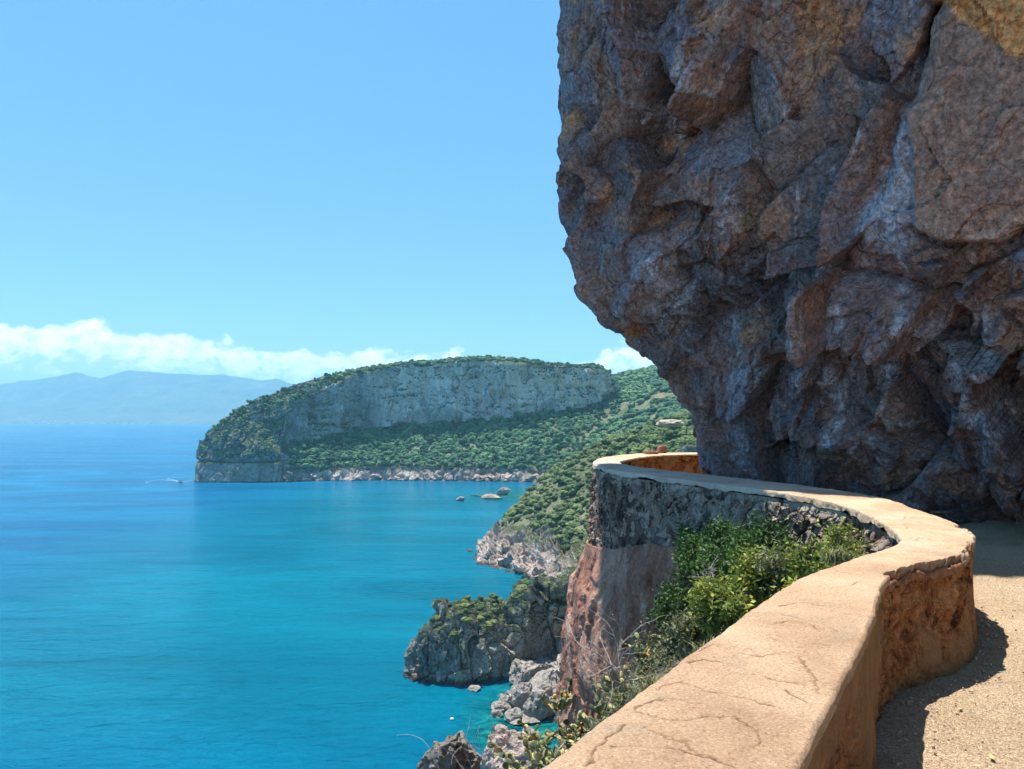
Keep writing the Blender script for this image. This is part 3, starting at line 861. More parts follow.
def place_shrubs():
    """every separate shrub: one crown mesh per object, shared mesh data"""
    rs = np.random.RandomState(31)
    items = [(p, s, 'spur') for p, s in zip(SPUR_P, SPUR_S)]
    top = np.where((HN[:, 2] > 0.35) & (HP[:, 2] > SEA + 9) & (HP[:, 0] < 14))[0]
    sel = rs.choice(top, 500, replace=False); got = []
    for i in sel:
        p = HP[i]
        if all(np.linalg.norm(p - q) > 1.25 for q in got): got.append(p)
    side = np.where((HN[:, 2] <= 0.35) & (HP[:, 2] > SEA + 8) & (HP[:, 1] < 158) & (HP[:, 0] > -15) & (HP[:, 0] < -4))[0]
    for i in rs.choice(side, 60, replace=False):
        p = HP[i]
        if all(np.linalg.norm(p - q) > 1.2 for q in got): got.append(p)
    got = got[:68]
    items += [(p - np.array([0, 0, 0.3]), rs.uniform(0.45, 1.25), 'head') for p in got]
    print('shrub objects', len(items))
    k = 0
    for p, s, kind in items:
        me = SHRUBS[k % len(SHRUBS)]; k += 1
        o = bpy.data.objects.new('shrub', me); COL.objects.link(o)
        o.location = p; o.scale = (s * rs.uniform(0.85, 1.2), s * rs.uniform(0.85, 1.2), s * rs.uniform(0.7, 1.0)); o.rotation_euler = (0, 0, rs.uniform(0, 6.28))
        if kind == 'spur':
            tag(o, 'rounded green shrub among many on the sunlit spur above the small cove', 'shrub', 'shrubs on the sunlit spur above the cove')
        else:
            tag(o, 'small green shrub on top of the grey rocky headland jutting into the water', 'shrub', 'shrubs on the grey headland by the water')
place_shrubs()

# ================================================================== BOULDERS AND SEA ROCKS
def boulder(px, py, w, h, label, d=None, seed=1, flat=1.0, mat='boulder', tilt=(0, 0), depth_ratio=0.9, group=None, sub=4, name='boulder'):
    """px,py = foot of the rock as measured, w,h in metres"""
    if d is None: x, y, z = on_level(px, py, SEA)
    else:
        x = (px - CX) / F_PX * d; y = d; z = (HOR - py) / F_PX * d
    v, f = ICO[sub]
    rs = np.random.RandomState(seed)
    # cut by random planes: an angular block
    q = v.copy() * 1.25
    for k in range(13):
        n = rs.normal(0, 1, 3); n /= np.linalg.norm(n)
        c = rs.uniform(0.62, 0.95)
        s = q @ n - c
        q -= np.outer(np.clip(s, 0, None), n) * 0.92
    q += v * (vnoise(v * 2.2 + seed, seed) * 0.12 + vnoise(v * 6 + seed, seed + 2) * 0.05)[:, None]
    q *= np.array([w / 2, w / 2 * depth_ratio, h * 0.62])
    ca, sa = math.cos(tilt[0]), math.sin(tilt[0])
    q = np.stack([q[:, 0] * ca - q[:, 2] * sa, q[:, 1], q[:, 0] * sa + q[:, 2] * ca], 1)
    q += v * (fbm(q * (6 / w) + seed, 4, seed) * 0.07 * min(w, h))[:, None]
    bb, _, _ = blocks(q, 0.30 * min(w, h), 0.085 * min(w, h), seed, (1, 1, 1), 0.3, 0.9, 0.5)
    q += v * bb[:, None]
    me = mesh_raw(name, q, None, f, {'cell': 0.5 + 0 * q[:, 0] + 0.3 * vnoise(q * 2, 4)}, smooth=False)
    o = link(name, me, M[mat]); o.location = (x, y, z + h * 0.38); o.rotation_euler = (0, 0, rs.uniform(-0.5, 0.5))
    tag(o, label, 'boulder', group)
    return o
g = 'fallen boulders on the shore beside the headland'
boulder(519, 668, 4.6, 4.4, 'rounded pale boulder at the foot of the grey headland, above the widest blocks', seed=11, group=g)
boulder(503, 676, 4.0, 3.4, 'grey boulder nearest the waterline at the foot of the headland', seed=12, group=g)
boulder(527, 684, 6.4, 5.0, 'large tilted pale block in the middle of the boulder shore', seed=13, group=g, tilt=(0.35, 0))
boulder(545, 702, 8.6, 4.6, 'long flat slab leaning towards the red brown rock pillar', seed=14, group=g, tilt=(0.5, 0))
boulder(549, 657, 3.6, 3.6, 'small bright boulder highest on the boulder shore beside the pillar', seed=15, group=g)
boulder(513, 652, 4.0, 3.6, 'bluish grey boulder tucked in the shade against the headland wall', seed=16, group=g)
boulder(446, 680, 4.6, 4.6, 'triangular pale rock face leaning on the shaded front of the headland', seed=17, group=g)
boulder(494, 679, 1.8, 1.8, 'smallest grey boulder left of the waterline boulder', seed=18, group=g)
boulder(541, 668, 3.2, 2.4, 'low stone wedged between the bright boulder and the tilted block', seed=19, group=g)
boulder(535, 676, 2.2, 1.6, 'little dark stone lying on the pale slab', seed=20, group=g)
boulder(556, 676, 4.6, 3.2, 'pale stone half hidden by the red brown pillar', seed=21, group=g)
boulder(508, 706, 3.6, 3.0, 'rough grey boulder standing in green shallow water', seed=22, group=g)
boulder(525, 710, 3.8, 4.0, 'upright dark boulder between the shallows and the shaded block', seed=23, group=g)
boulder(541, 716, 5.4, 4.6, 'big shaded block below the long slab, behind the orange fruited cactus', seed=24, group=g)
boulder(500, 711, 3.6, 1.3, 'low wet brown reef rock left of the grey boulder', seed=25, group=g)
boulder(524, 722, 4.6, 0.9, 'flat brown reef just breaking the water in front of the shallows', seed=26, group=g)
boulder(530, 742, 3.8, 2.2, 'round pale stone on the water edge beside the tall crag', seed=27, group=g)
boulder(474, 690, 2.4, 0.7, 'lone brown rock almost awash off the headland', seed=28, group=g)
boulder(500, 768, 6.0, 8.0, 'tall sunlit crag rising beside the water at the bottom', d=112, seed=29, group=g, tilt=(-0.2, 0), mat='crag')
boulder(516, 768, 6.5, 5.0, 'broad brown shoulder of rock right of the tall crag', d=108, seed=30, group=g, mat='crag')
gl = 'small stones among the boulders on the shore'
_rs = np.random.RandomState(404)
for k in range(26):
    _x, _y = _rs.uniform(492, 566), _rs.uniform(655, 722)
    if _x < 510 and _y < 690: _x += 30
    boulder(_x, _y, _rs.uniform(1.2, 2.8), _rs.uniform(0.9, 2.2), 'small loose stone jumbled among the bigger boulders at the foot of the headland', seed=600 + k, group=gl, sub=3)
g2 = 'rocks standing in the bay'
boulder(503, 495, 10, 5.0, 'dark humped rock farthest out in the bay', seed=41, group=g2, flat=0.6, depth_ratio=0.6, mat='head', name='sea_rock')
boulder(491, 499, 12, 3.2, 'low pale rock in front of the dark humped rock', seed=42, group=g2, depth_ratio=0.5, mat='shore', name='sea_rock')
boulder(461, 501, 5.5, 3.2, 'small pale rock leftmost in the bay', seed=43, group=g2, depth_ratio=0.6, mat='shore', name='sea_rock')
boulder(478, 496, 9, 0.8, 'thin reef barely above the water behind the pale rocks', seed=44, group=g2, depth_ratio=0.5, mat='shore', name='sea_rock')
# crag close below the wall, bottom of the picture
boulder(453, 790, 1.05, 1.3, 'grey weathered crag with bare twigs at the bottom edge', d=14.5, seed=51, mat='boulder', sub=5, name='crag')

# ================================================================== WALL
EXT = [(-3.7, -4.2), (-1.56, -.76), (.06, 1.80), (.79, 2.92), (1.51, 3.94), (2.05, 4.5), (2.62, 5.10), (2.92, 5.9), (3.10, 6.7), (3.18, 7.6), (3.0, 8.5), (2.6, 9.6),
       (2.1, 10.8), (1.62, 12.2), (1.5, 13.4), (1.58, 14.6), (1.95, 16.1), (2.7, 17.5), (3.7, 18.3), (5.5, 18.6), (9, 18.9)]
INN = [(-3.0, -4.6), (-.92, -.98), (.61, 1.70), (1.35, 2.90), (2.02, 4.02), (2.72, 4.55), (3.15, 5.15), (3.46, 5.8), (3.70, 6.9), (3.86, 8.0), (3.62, 9.3), (3.12, 10.6),
       (2.62, 11.8), (2.2, 12.9), (2.05, 13.8), (2.1, 14.6), (2.42, 15.5), (3.1, 16.75), (3.9, 17.5), (5.5, 17.8), (9, 18.1)]
def wall_stations():
    e = spline(EXT); i = spline(INN); c = (e + i) / 2
    seg = np.linalg.norm(np.diff(c, axis=0), axis=1); s = np.concatenate([[0], np.cumsum(seg)])
    # spacing follows the distance from the viewpoint area so detail is even
    out = [0.0]
    while out[-1] < s[-1]:
        p = np.array([np.interp(out[-1], s, c[:, 0]), np.interp(out[-1], s, c[:, 1])])
        d = max(2.2, np.linalg.norm(p)) if p[1] > 1.0 else 9
        out.append(out[-1] + 0.0020 * d)
    t = np.array(out[:-1])
    E = np.stack([np.interp(t, s, e[:, k]) for k in (0, 1)], 1); I = np.stack([np.interp(t, s, i[:, k]) for k in (0, 1)], 1)
    return E, I, t
WE, WI, WS = wall_stations()
print('wall stations', len(WE))

CRACKS_PX = [
 [(696, 650), (710, 646), (724, 645), (740, 648), (754, 653)],
 [(750, 656), (762, 658), (775, 655), (788, 656), (805, 662), (807, 669)],
 [(730, 674), (754, 675), (780, 680), (805, 685)],
 [(660, 690), (668, 685), (680, 682), (700, 689), (711, 692), (735, 696), (754, 701), (777, 707)],
 [(640, 706), (638, 712), (650, 718), (668, 722), (690, 721), (711, 716), (730, 717), (745, 722), (760, 732), (762, 738), (750, 746)],
 [(640, 708), (655, 702), (662, 702)],
 [(586, 768), (596, 750), (606, 738), (618, 732), (629, 727)],
 [(611, 747), (630, 747), (647, 748), (666, 750), (685, 754), (710, 760), (733, 768), (760, 778)],
 [(760, 628), (790, 622), (812, 626), (820, 632)], [(770, 640), (800, 643), (830, 646)],
 [(690, 665), (705, 660), (722, 663)], [(850, 586), (868, 582), (880, 584)], [(900, 540), (915, 537), (935, 541)], [(905, 552), (925, 551)],
 [(780, 606), (800, 603), (824, 607)], [(768, 592), (790, 590)], [(787, 690), (797, 696), (806, 702)]]
def crack_mask(P, wob=0.012):
    m = np.zeros(len(P))
    W = np.stack([vnoise(P * 18, 81), vnoise(P * 18 + 9, 82)], 1) * wob + np.stack([vnoise(P * 60, 83), vnoise(P * 60 + 9, 84)], 1) * wob * 0.5
    XY = P[:, :2] + W
    for ln in CRACKS_PX:
        q = np.array([on_level(a, b, TOPZ)[:2] for a, b in ln])
        lo = q.min(0) - 0.05; hi = q.max(0) + 0.05
        sel = np.where((XY > lo).all(1) & (XY < hi).all(1))[0]
        if not len(sel): continue
        X = XY[sel]; dm = np.full(len(sel), 9.0)
        for a, b in zip(q[:-1], q[1:]):
            ab = b - a; t = np.clip(((X - a) @ ab) / (ab @ ab), 0, 1)
            dm = np.minimum(dm, np.linalg.norm(X - a - t[:, None] * ab, axis=1))
        wid = 0.0032 + 0.0026 * (vnoise(P[sel] * 14, 85) * 0.5 + 0.5) + 0.002 * np.linalg.norm(q.mean(0)) / 3
        m[sel] = np.maximum(m[sel], np.clip(1.3 - dm / wid, 0, 1) * np.clip(1.0 + 0.7 * vnoise(P[sel] * 9, 86), 0.0, 1))
    return m

def build_wall():
    root = empty('parapet_wall', (2.0, 4.0, PATH))
    root['world_mesh'] = 1
    tag(root, 'thick curving ochre stone parapet wall with a pale mortar cap beside the cliff path', 'wall')
    E, I = WE, WI
    n = len(E)
    wd = np.linalg.norm(I - E, axis=1)
    # ---- cap: across, 0 = outer edge, 1 = inner edge
    na = 130
    a = np.linspace(0, 1, na)
    G = np.zeros((n, na + 20, 3))
    C = (E + I) / 2
    for j in range(na + 20):
        if j < 10: t = 0.0; k = (10 - j) / 10.0; side = -1
        elif j >= na + 10: t = 1.0; k = (j - na - 9) / 10.0; side = 1
        else: t = a[j - 10]; k = 0; side = 0
        over = 0.0
        edge = min(t, 1 - t)
        z = TOPZ + 0.006 * (1 - (2 * t - 1) ** 2) - (0.012 * (1 - min(1, edge / 0.03)) ** 2 if side == 0 else 0.012 + (0.03 if side > 0 else 0.055) * k)
        xy = E + (I - E) * (t + side * (0.004 * min(1.0, k * 3)))
        G[:, j, :2] = xy; G[:, j, 2] = z
    P = G.reshape(-1, 3).copy()
    tt = np.tile(np.concatenate([np.zeros(10), a, np.ones(10)]), n)
    kk = np.tile(np.concatenate([np.arange(10, 0, -1) / 10., np.zeros(na), np.arange(1, 11) / 10.]), n)
    ss = np.repeat(WS, na + 20)
    nz = fbm(P * 3.0, 4, 91); nf = fbm(P * 25, 3, 92)
    near = np.clip(1.5 - np.linalg.norm(P[:, :2], axis=1) / 12, 0.2, 1)
    P[:, 2] += nz * 0.010 + nf * 0.004 + ((kk > 0) & (tt < 0.5)) * kk * fbm(P * 3.5, 3, 100) * 0.05
    # ragged edges
    dirv = (I - E) / wd[:, None]; D = np.repeat(dirv, na + 20, 0)
    ed = np.clip(1 - np.minimum(tt, 1 - tt) / 0.10, 0, 1)
    sgn = np.where(tt > 0.5, 1, -1)
    dd = np.clip(np.linalg.norm(P[:, :2], axis=1) / 6, 0.3, 1)
    off = ed * (fbm(P * 9, 4, 93) * 0.02 + vnoise(P * 2.2, 94) * 0.012) * dd
    P[:, :2] += D * (off * sgn)[:, None]
    # the broken corner by the road: the cap has crumbled off in bites
    i4 = np.argmin(np.linalg.norm(I - np.array([2.04, 3.98]), axis=1)); i6 = np.argmin(np.linalg.norm(I - np.array([3.3, 5.5]), axis=1))
    s4, s6 = WS[i4], WS[i6]
    win = sstep(s4 - 0.05, s4 + 0.05, ss) * sstep(s6 + 0.7, s6 + 0.2, ss)
    bite = win * np.clip(0.40 + 1.5 * fbm(np.column_stack([ss * 5.0, tt * 2, 0 * ss + 3]), 5, 95, 0.65), 0, 1.4)
    bite = sstep(0.1, 0.45, bite + 0.25 * nf)
    lip = 0.075 + 0.11 * fbm(P * 8, 5, 97, 0.65)
    depth = bite * sstep(1 - lip * 1.15, 1 - lip * 0.85, tt)
    raw = depth
    P[:, :2] -= D * (depth * 0.02)[:, None]
    P[:, 2] -= depth * (0.05 + 0.03 * fbm(P * 14, 4, 98))
    cr = crack_mask(P) * (kk == 0)
    P[:, 2] -= cr * 0.005
    y = P[:, 1]; x = P[:, 0]
    pale = sstep(7.6, 9.5, y) * sstep(15.6, 14.4, y) * (0.85 + 0.6 * fbm(P * 2.0, 4, 99))  # grey stretch follows the overhang's shade, painted into the cap
    lowpale = sstep(0.12, 0.0, tt) * sstep(5.0, 6.0, y) * 0.3
    pale = np.clip(pale * 0.85 + 0 * lowpale, 0, 1)
    me = grid_mesh('coping', P.reshape(G.shape), {'crack': cr, 'pale': pale, 'raw': np.clip(raw, 0, 1)}, smooth=True)
    link('coping', me, M['coping'], root)
    # ---- inner (road) face
    nh = 120
    h = np.linspace(0, 1, nh)
    G = np.zeros((n, nh, 3))
    for j in range(nh):
        G[:, j, :2] = I - dirv * 0.012; G[:, j, 2] = TOPZ - 0.02 - h[j] * (TOPZ - 0.02 - PATH + 0.08)
    P = G.reshape(-1, 3).copy(); D = np.repeat(dirv, nh, 0); ss = np.repeat(WS, nh); hh = np.tile(h, n)
    er = fbm(P * np.array([2.0, 2.0, 1.3]), 4, 101)
    # render survives as a strip on the straight run and along the foot
    keep = sstep(s4 + 0.12, s4 - 0.35, ss) * sstep(0.75, 0.25, hh + 0.5 * fbm(P * 2.5, 3, 106))
    foot = sstep(0.55, 0.95, hh + 0.25 * er) * sstep(s4 + 0.2, s4 + 0.8, ss)
    erode = np.clip(sstep(-0.34, -0.02, er) - keep - foot * 0.7, 0, 1)
    b, r, e = blocks(P, 0.11, 0.055, 103, (1, 1, 1.3), 0.5)
    b2, r2, e2 = blocks(P, 0.04, 0.018, 104, (1, 1, 1.2), 0.4)
    d = -erode * (0.035 + 0.03 * fbm(P * 6, 3, 105)) + erode * (b + b2) + fbm(P * 4, 4, 107) * 0.012 - 0.012 * (1 - hh)
    win2 = sstep(s4 - 0.02, s4 + 0.06, ss) * sstep(s4 + 1.0, s4 + 0.5, ss)
    d -= win2 * sstep(0.75, 0.0, hh) * np.clip(0.35 + 1.3 * fbm(P * 6, 4, 108), 0, 1) * 0.11
    hole = np.clip(fbm(P * np.array([7, 7, 5.]), 3, 110) - 0.28, 0, 1) * 3
    d -= np.clip(hole, 0, 1) * 0.07 * erode
    d += hh ** 3 * 0.02
    P[:, :2] += D * d[:, None]
    me = grid_mesh('inner_face', P.reshape(G.shape), {'erode': erode}, smooth=False, flip=True)
    link('inner_face', me, M['inner'], root)
    # ---- outer face, from under the cap down to the natural rock
    o1 = np.where((E[:, 1] > 1.0))[0]
    fi = np.linspace(o1[0], o1[-1], int(len(o1) * 1.5)); ii = np.arange(n)
    E = np.stack([np.interp(fi, ii, E[:, k]) for k in (0, 1)], 1); dirv = np.stack([np.interp(fi, ii, dirv[:, k]) for k in (0, 1)], 1)
    sel = np.arange(len(fi))
    nh = 150
    h = np.linspace(0, 1, nh)
    zb = np.interp(E[sel, 1], [1, 5, 6.5, 8, 9.3, 10, 11, 12, 14, 19], [-2.1, -2.2, -2.4, -2.4, -2.1, -1.85, -1.95, -2.22, -2.45, -2.9])
    G = np.zeros((len(sel), nh, 3))
    batter = 0.10
    for j in range(nh):
        G[:, j, :2] = E[sel] + dirv[sel] * 0.02 - dirv[sel] * (batter * h[j])
        G[:, j, 2] = TOPZ - 0.08 + h[j] * (zb - TOPZ + 0.08)
    P = G.reshape(-1, 3).copy(); D = np.repeat(dirv[sel], nh, 0); hh = np.tile(h, len(sel))
    b, r, e = blocks(P, 0.24, 0.20, 111, (1.2, 1.2, 0.8), 0.4, 0.6, 0.75, 0.5)
    b2, r2, e2 = blocks(P, 0.09, 0.08, 112, (1.2, 1.2, 1), 0.4, 0.9, 0.7)
    r = np.where(vnoise(P * 2.2, 119) > 0.05, r2 * 0.8 + r * 0.2, r); e = np.minimum(e, 0.35 + 0.65 * e2)
    amp = np.clip(0.5 + 1.2 * fbm(P * 1.3, 3, 113), 0.2, 1)
    d = (b * 0.8 + b2 * 0.8) * amp + fbm(P * 2, 3, 114) * 0.03 + 0.02
    d *= sstep(0.0, 0.08, hh)
    P[:, :2] -= D * d[:, None]
    limed = sstep(0.22, 0.04, hh) * 0.5 + sstep(11.8, 9.5, P[:, 1]) * 1.0
    me = grid_mesh('outer_face', P.reshape(G.shape), {'stone': r, 'edge': e, 'limed': np.clip(limed, 0, 1)}, smooth=False)
    link('outer_face', me, M['masonry'], root)
build_wall()

# small block on the bastion rim
x, y, _ = on_level(661, 453.5, TOPZ)
def rim_block(px, py, w, h, label, seed):
    x, y, _ = on_level(px, py, TOPZ)
    v, f = ICO[3]; rs = np.random.RandomState(seed)
    q = np.sign(v) * np.abs(v) ** 0.45
    q = q * np.array([w / 2, w / 2.4, h / 2]) * (1 + 0.06 * vnoise(v * 3, seed))[:, None]
    me = mesh_raw('rubble_block', q, None, f, {'cell': 0.7 + 0 * q[:, 0]})
    o = link('rubble_block', me, M['pillar']); o.location = (x, y, TOPZ + h / 2 - 0.01); o.rotation_euler = (0, 0.05, 0.3)
    tag(o, label, 'stone block')
rim_block(662, 453.5, 0.20, 0.20, 'small pinkish stone block standing on the rim of the far bastion', 3)
rim_block(651, 454.2, 0.30, 0.09, 'flat lump of mortar beside the pink block on the far bastion rim', 5)

# ================================================================== ROCK UNDER THE BASTION
def build_pillar():
    sel = np.where((WE[:, 1] > 8.5) & (WE[:, 0] < 8))[0]
    E = WE[sel]; dirv = (WI[sel] - E) / np.linalg.norm(WI[sel] - E, axis=1)[:, None]
    c = resample(np.column_stack([E, dirv]), 460)
    E, dirv = c[:, :2], c[:, 2:]
    nv = 330
    z = np.concatenate([np.linspace(-2.3, -10.5, 400), np.linspace(-10.6, -30, 60)])
    nv = 460
    G = np.zeros((460, nv, 3))
    top = np.interp(E[:, 1], [8.5, 9.3, 10, 11, 12, 14, 19], [-2.2, -1.95, -1.7, -1.8, -2.06, -2.3, -2.75])
    for j in range(nv):
        k = (z[j] + 2.3)
        out = 0.14 + np.interp(-k, [0, 0.25, 0.8, 2.0, 3.5, 6, 28], [0, 0.05, 0.28, 0.48, 0.50, 0.52, 0.8])
        G[:, j, :2] = E - dirv * out
        G[:, j, 2] = z[j] + (top + 2.3)
    # ledge on top going under the masonry
    led = G[:, :1].copy(); led[:, 0, :2] = E + dirv * 0.3
    led2 = G[:, :1].copy()
    G = np.concatenate([led, G], 1)
    n = grid_normals(G).reshape(-1, 3); P = G.reshape(-1, 3).copy()
    D = np.repeat(-dirv, nv + 1, 0)
    if (n[:, :2] * D).sum(1).mean() < 0: n = -n
    b1, r1, _ = blocks(P, 2.2, 0.30, 131, (1, 1, 2.6), 0.03, 0.6, 0.4, 0.15)
    b2, r2, _ = blocks(P, 0.6, 0.10, 132, (1, 1, 2.6), 0.10, 0.8, 0.5, 0.15)
    b3, r3, _ = blocks(P, 0.16, 0.022, 133, (1, 1, 1.6), 0.2, 0.8, 0.6, 0.15)
    d = (b1 + b2 + b3 + fbm(P * 0.9, 4, 134) * 0.12)
    d = blur2(b1 * 0.7, 460, 461, 14) + blur2(d - b1, 460, 461, 1)
    k = np.tile(np.concatenate([[0, 0.15], sstep(0, 0.15, np.linspace(0, 3, nv - 1)) * 0.85 + 0.15]), 460)
    P += n * (d * k)[:, None]
    me = grid_mesh('rock_pillar', P.reshape(G.shape), {'cell': r2})
    tag(link('rock_pillar', me, M['pillar']), kind='structure')
build_pillar()

# ================================================================== NEAR SLOPE between the two arms of the wall
SP = np.array([(.0, 1.6, -1.9), (-1.5, -.8, -1.9), (.7, 2.9, -1.85), (1.5, 4.1, -1.8), (2.3, 5.3, -1.7), (2.8, 6.4, -1.75), (3.0, 7.6, -2.0), (2.8, 8.6, -2.2), (2.4, 9.5, -2.4),
 (2.0, 10.4, -3.0), (1.5, 11, -4.4), (.6, 11.5, -6.5), (1.7, 8.5, -2.9), (1.0, 7.0, -3.1), (.6, 8.5, -4.0), (.2, 5.0, -3.3), (-.6, 3.0, -3.3), (-.4, 7, -4.3), (.3, 10, -5.6),
 (-.3, 11.5, -6.9), (-1.2, 9.0, -5.6), (-1.5, 6, -4.8), (-2.5, 4, -5.2), (-2.5, 1, -4.4), (-2.0, 11.5, -7.6), (-3, 9, -7.2), (-4, 7, -8), (-5, 4, -9), (-5, 12, -12), (-3, 14, -12), (-1, 14, -10.5), (1, 14, -9.5), (-8, 9, -16), (-9, 3, -15), (-4, 17, -18), (2, 17, -16), (-12, 14, -26), (3.4, 6.5, -1.7), (2.9, 4.6, -1.7), (3.5, 9, -2.1), (3, 12, -2.6)], float)
def tps_small(C):
    n = len(C); X = C[:, :2]; d = np.linalg.norm(X[:, None] - X[None], axis=2)
    K = np.where(d > 0, d * d * np.log(d + 1e-9), 0) + np.eye(n) * 0.05
    Pm = np.hstack([np.ones((n, 1)), X]); A = np.zeros((n + 3, n + 3)); A[:n, :n] = K; A[:n, n:] = Pm; A[n:, :n] = Pm.T
    return np.linalg.solve(A, np.concatenate([C[:, 2], np.zeros(3)]))
SW = tps_small(SP)
def slope_z(XY):
    return tps_eval(SP, SW, np.asarray(XY, float))
def inner_side(x, y):
    """>0 left of the wall's outer line"""
    return None
def build_slope():
    # ruled between the outer wall line (near arm, corner, far arm) and the drop
    xs = np.arange(-10, 3.6, 0.045); ys = np.arange(-4, 16.5, 0.045)
    X, Y = np.meshgrid(xs, ys, indexing='ij')
    Z = slope_z(np.stack([X.ravel(), Y.ravel()], 1))
    P = np.stack([X.ravel(), Y.ravel(), Z], 1)
    b, r, _ = blocks(P, 0.7, 0.30, 151, (1, 1, 1), 0.2); b2, r2, _ = blocks(P, 0.2, 0.09, 152, (1, 1, 1), 0.2)
    P[:, 2] += (b + b2 + fbm(P * 1.2, 4, 153) * 0.15)
    # keep clear of the wall: under it the ground simply stays low
    ext = spline(EXT)
    poly_x = np.interp(P[:, 1], [-4.2, -.76, 1.76, 2.9, 3.94, 4.5, 5.1, 5.9, 7.6, 8.5, 9.6, 10.8, 12.2], [-3.7, -1.53, .10, .81, 1.51, 2.05, 2.62, 2.92, 3.18, 3.0, 2.6, 2.1, 1.62])
    inside = sstep(-0.15, 0.25, P[:, 0] - poly_x)
    P[:, 2] = P[:, 2] * (1 - inside) + (np.minimum(P[:, 2], -1.95)) * inside
    me = grid_mesh('slope', P.reshape(len(xs), len(ys), 3), {'cell': r})
    tag(link('slope', me, M['soil']), kind='structure')
build_slope()

# cliff under the slope down to the sea, on our side
def build_lower_cliff():
    pl = [(-30, -20), (-14, -6), (-11, 4), (-9.5, 10), (-6, 15.5), (0, 17), (3, 18.2), (9, 19.5), (16, 26), (22, 45), (24, 80), (26, 120)]
    c = resample(spline(pl), 300); nv = 80
    tn = np.gradient(c, axis=0); nn = np.stack([-tn[:, 1], tn[:, 0]], 1); nn /= np.linalg.norm(nn, axis=1)[:, None]
    top = np.interp(c[:, 1], [-20, -6, 4, 10, 15.5, 17, 18.2, 19.5, 26, 120], [-14, -14, -17, -19, -16, -14, -9, -5, -5, -4])
    G = np.zeros((300, nv, 3))
    for j in range(nv):
        t = j / (nv - 1)
        G[:, j, :2] = c + nn * (-1.0 + 9 * t ** 1.2); G[:, j, 2] = top * (1 - t) + (SEA - 3) * t
    n = grid_normals(G).reshape(-1, 3); P = G.reshape(-1, 3)
    b, r, _ = blocks(P, 4, 2.0, 161); b2, _, _ = blocks(P, 1.3, 0.6, 162)
    P = P + n * (b + b2)[:, None]
    me = grid_mesh('lower_cliff', P.reshape(G.shape), {'cell': r})
    tag(link('lower_cliff', me, M['head']), kind='structure')
build_lower_cliff()

# ================================================================== PATH
BASE = [(14, 23), (9.5, 18.6), (6.0, 16.6), (4.4, 15.3), (3.75, 14.2), (4.0, 13.0), (5.0, 11.7), (6.4, 10.2), (7.9, 8.6), (9.3, 7), (9.4, 3), (9.2, -3), (9, -9)]
def build_path():
    c = resample(spline([((a[0] + b[0]) / 2, (a[1] + b[1]) / 2) for a, b in zip(EXT, INN)]), 900)
    n = len(c); tn = np.gradient(c, axis=0)
    # the other side: the foot of the cliff (a little inside it)
    bl = spline(BASE)[::-1]
    far = resample(np.vstack([bl[:, :]]), n)
    # pair by position: near wall with near cliff
    m = 170
    G = np.zeros((n, m, 3))
    s = np.linspace(0, 1, n)
    anchors_w = np.array([0, 0.14, 0.33, 0.55, 0.72, 1.0]); anchors_b = np.array([0, 0.25, 0.42, 0.62, 0.74, 1.0])
    tb = np.interp(s, anchors_w, anchors_b)
    F_ = np.stack([np.interp(tb, np.linspace(0, 1, n), far[:, k]) for k in (0, 1)], 1)
    t = np.linspace(0, 1.15, m) ** 1.3
    for j in range(m):
        G[:, j, :2] = c + (F_ - c) * t[j]; G[:, j, 2] = PATH
    P = G.reshape(-1, 3)
    P[:, 2] += fbm(P * 1.1, 3, 171) * 0.02 + fbm(P * 9, 3, 172) * 0.005
    P[:, 2] += np.tile(sstep(0.82, 1.1, t), n) * 0.12
    me = grid_mesh('path', P.reshape(G.shape), None, smooth=True, flip=True)
    tag(link('path', me, M['path']), kind='structure')
build_path()

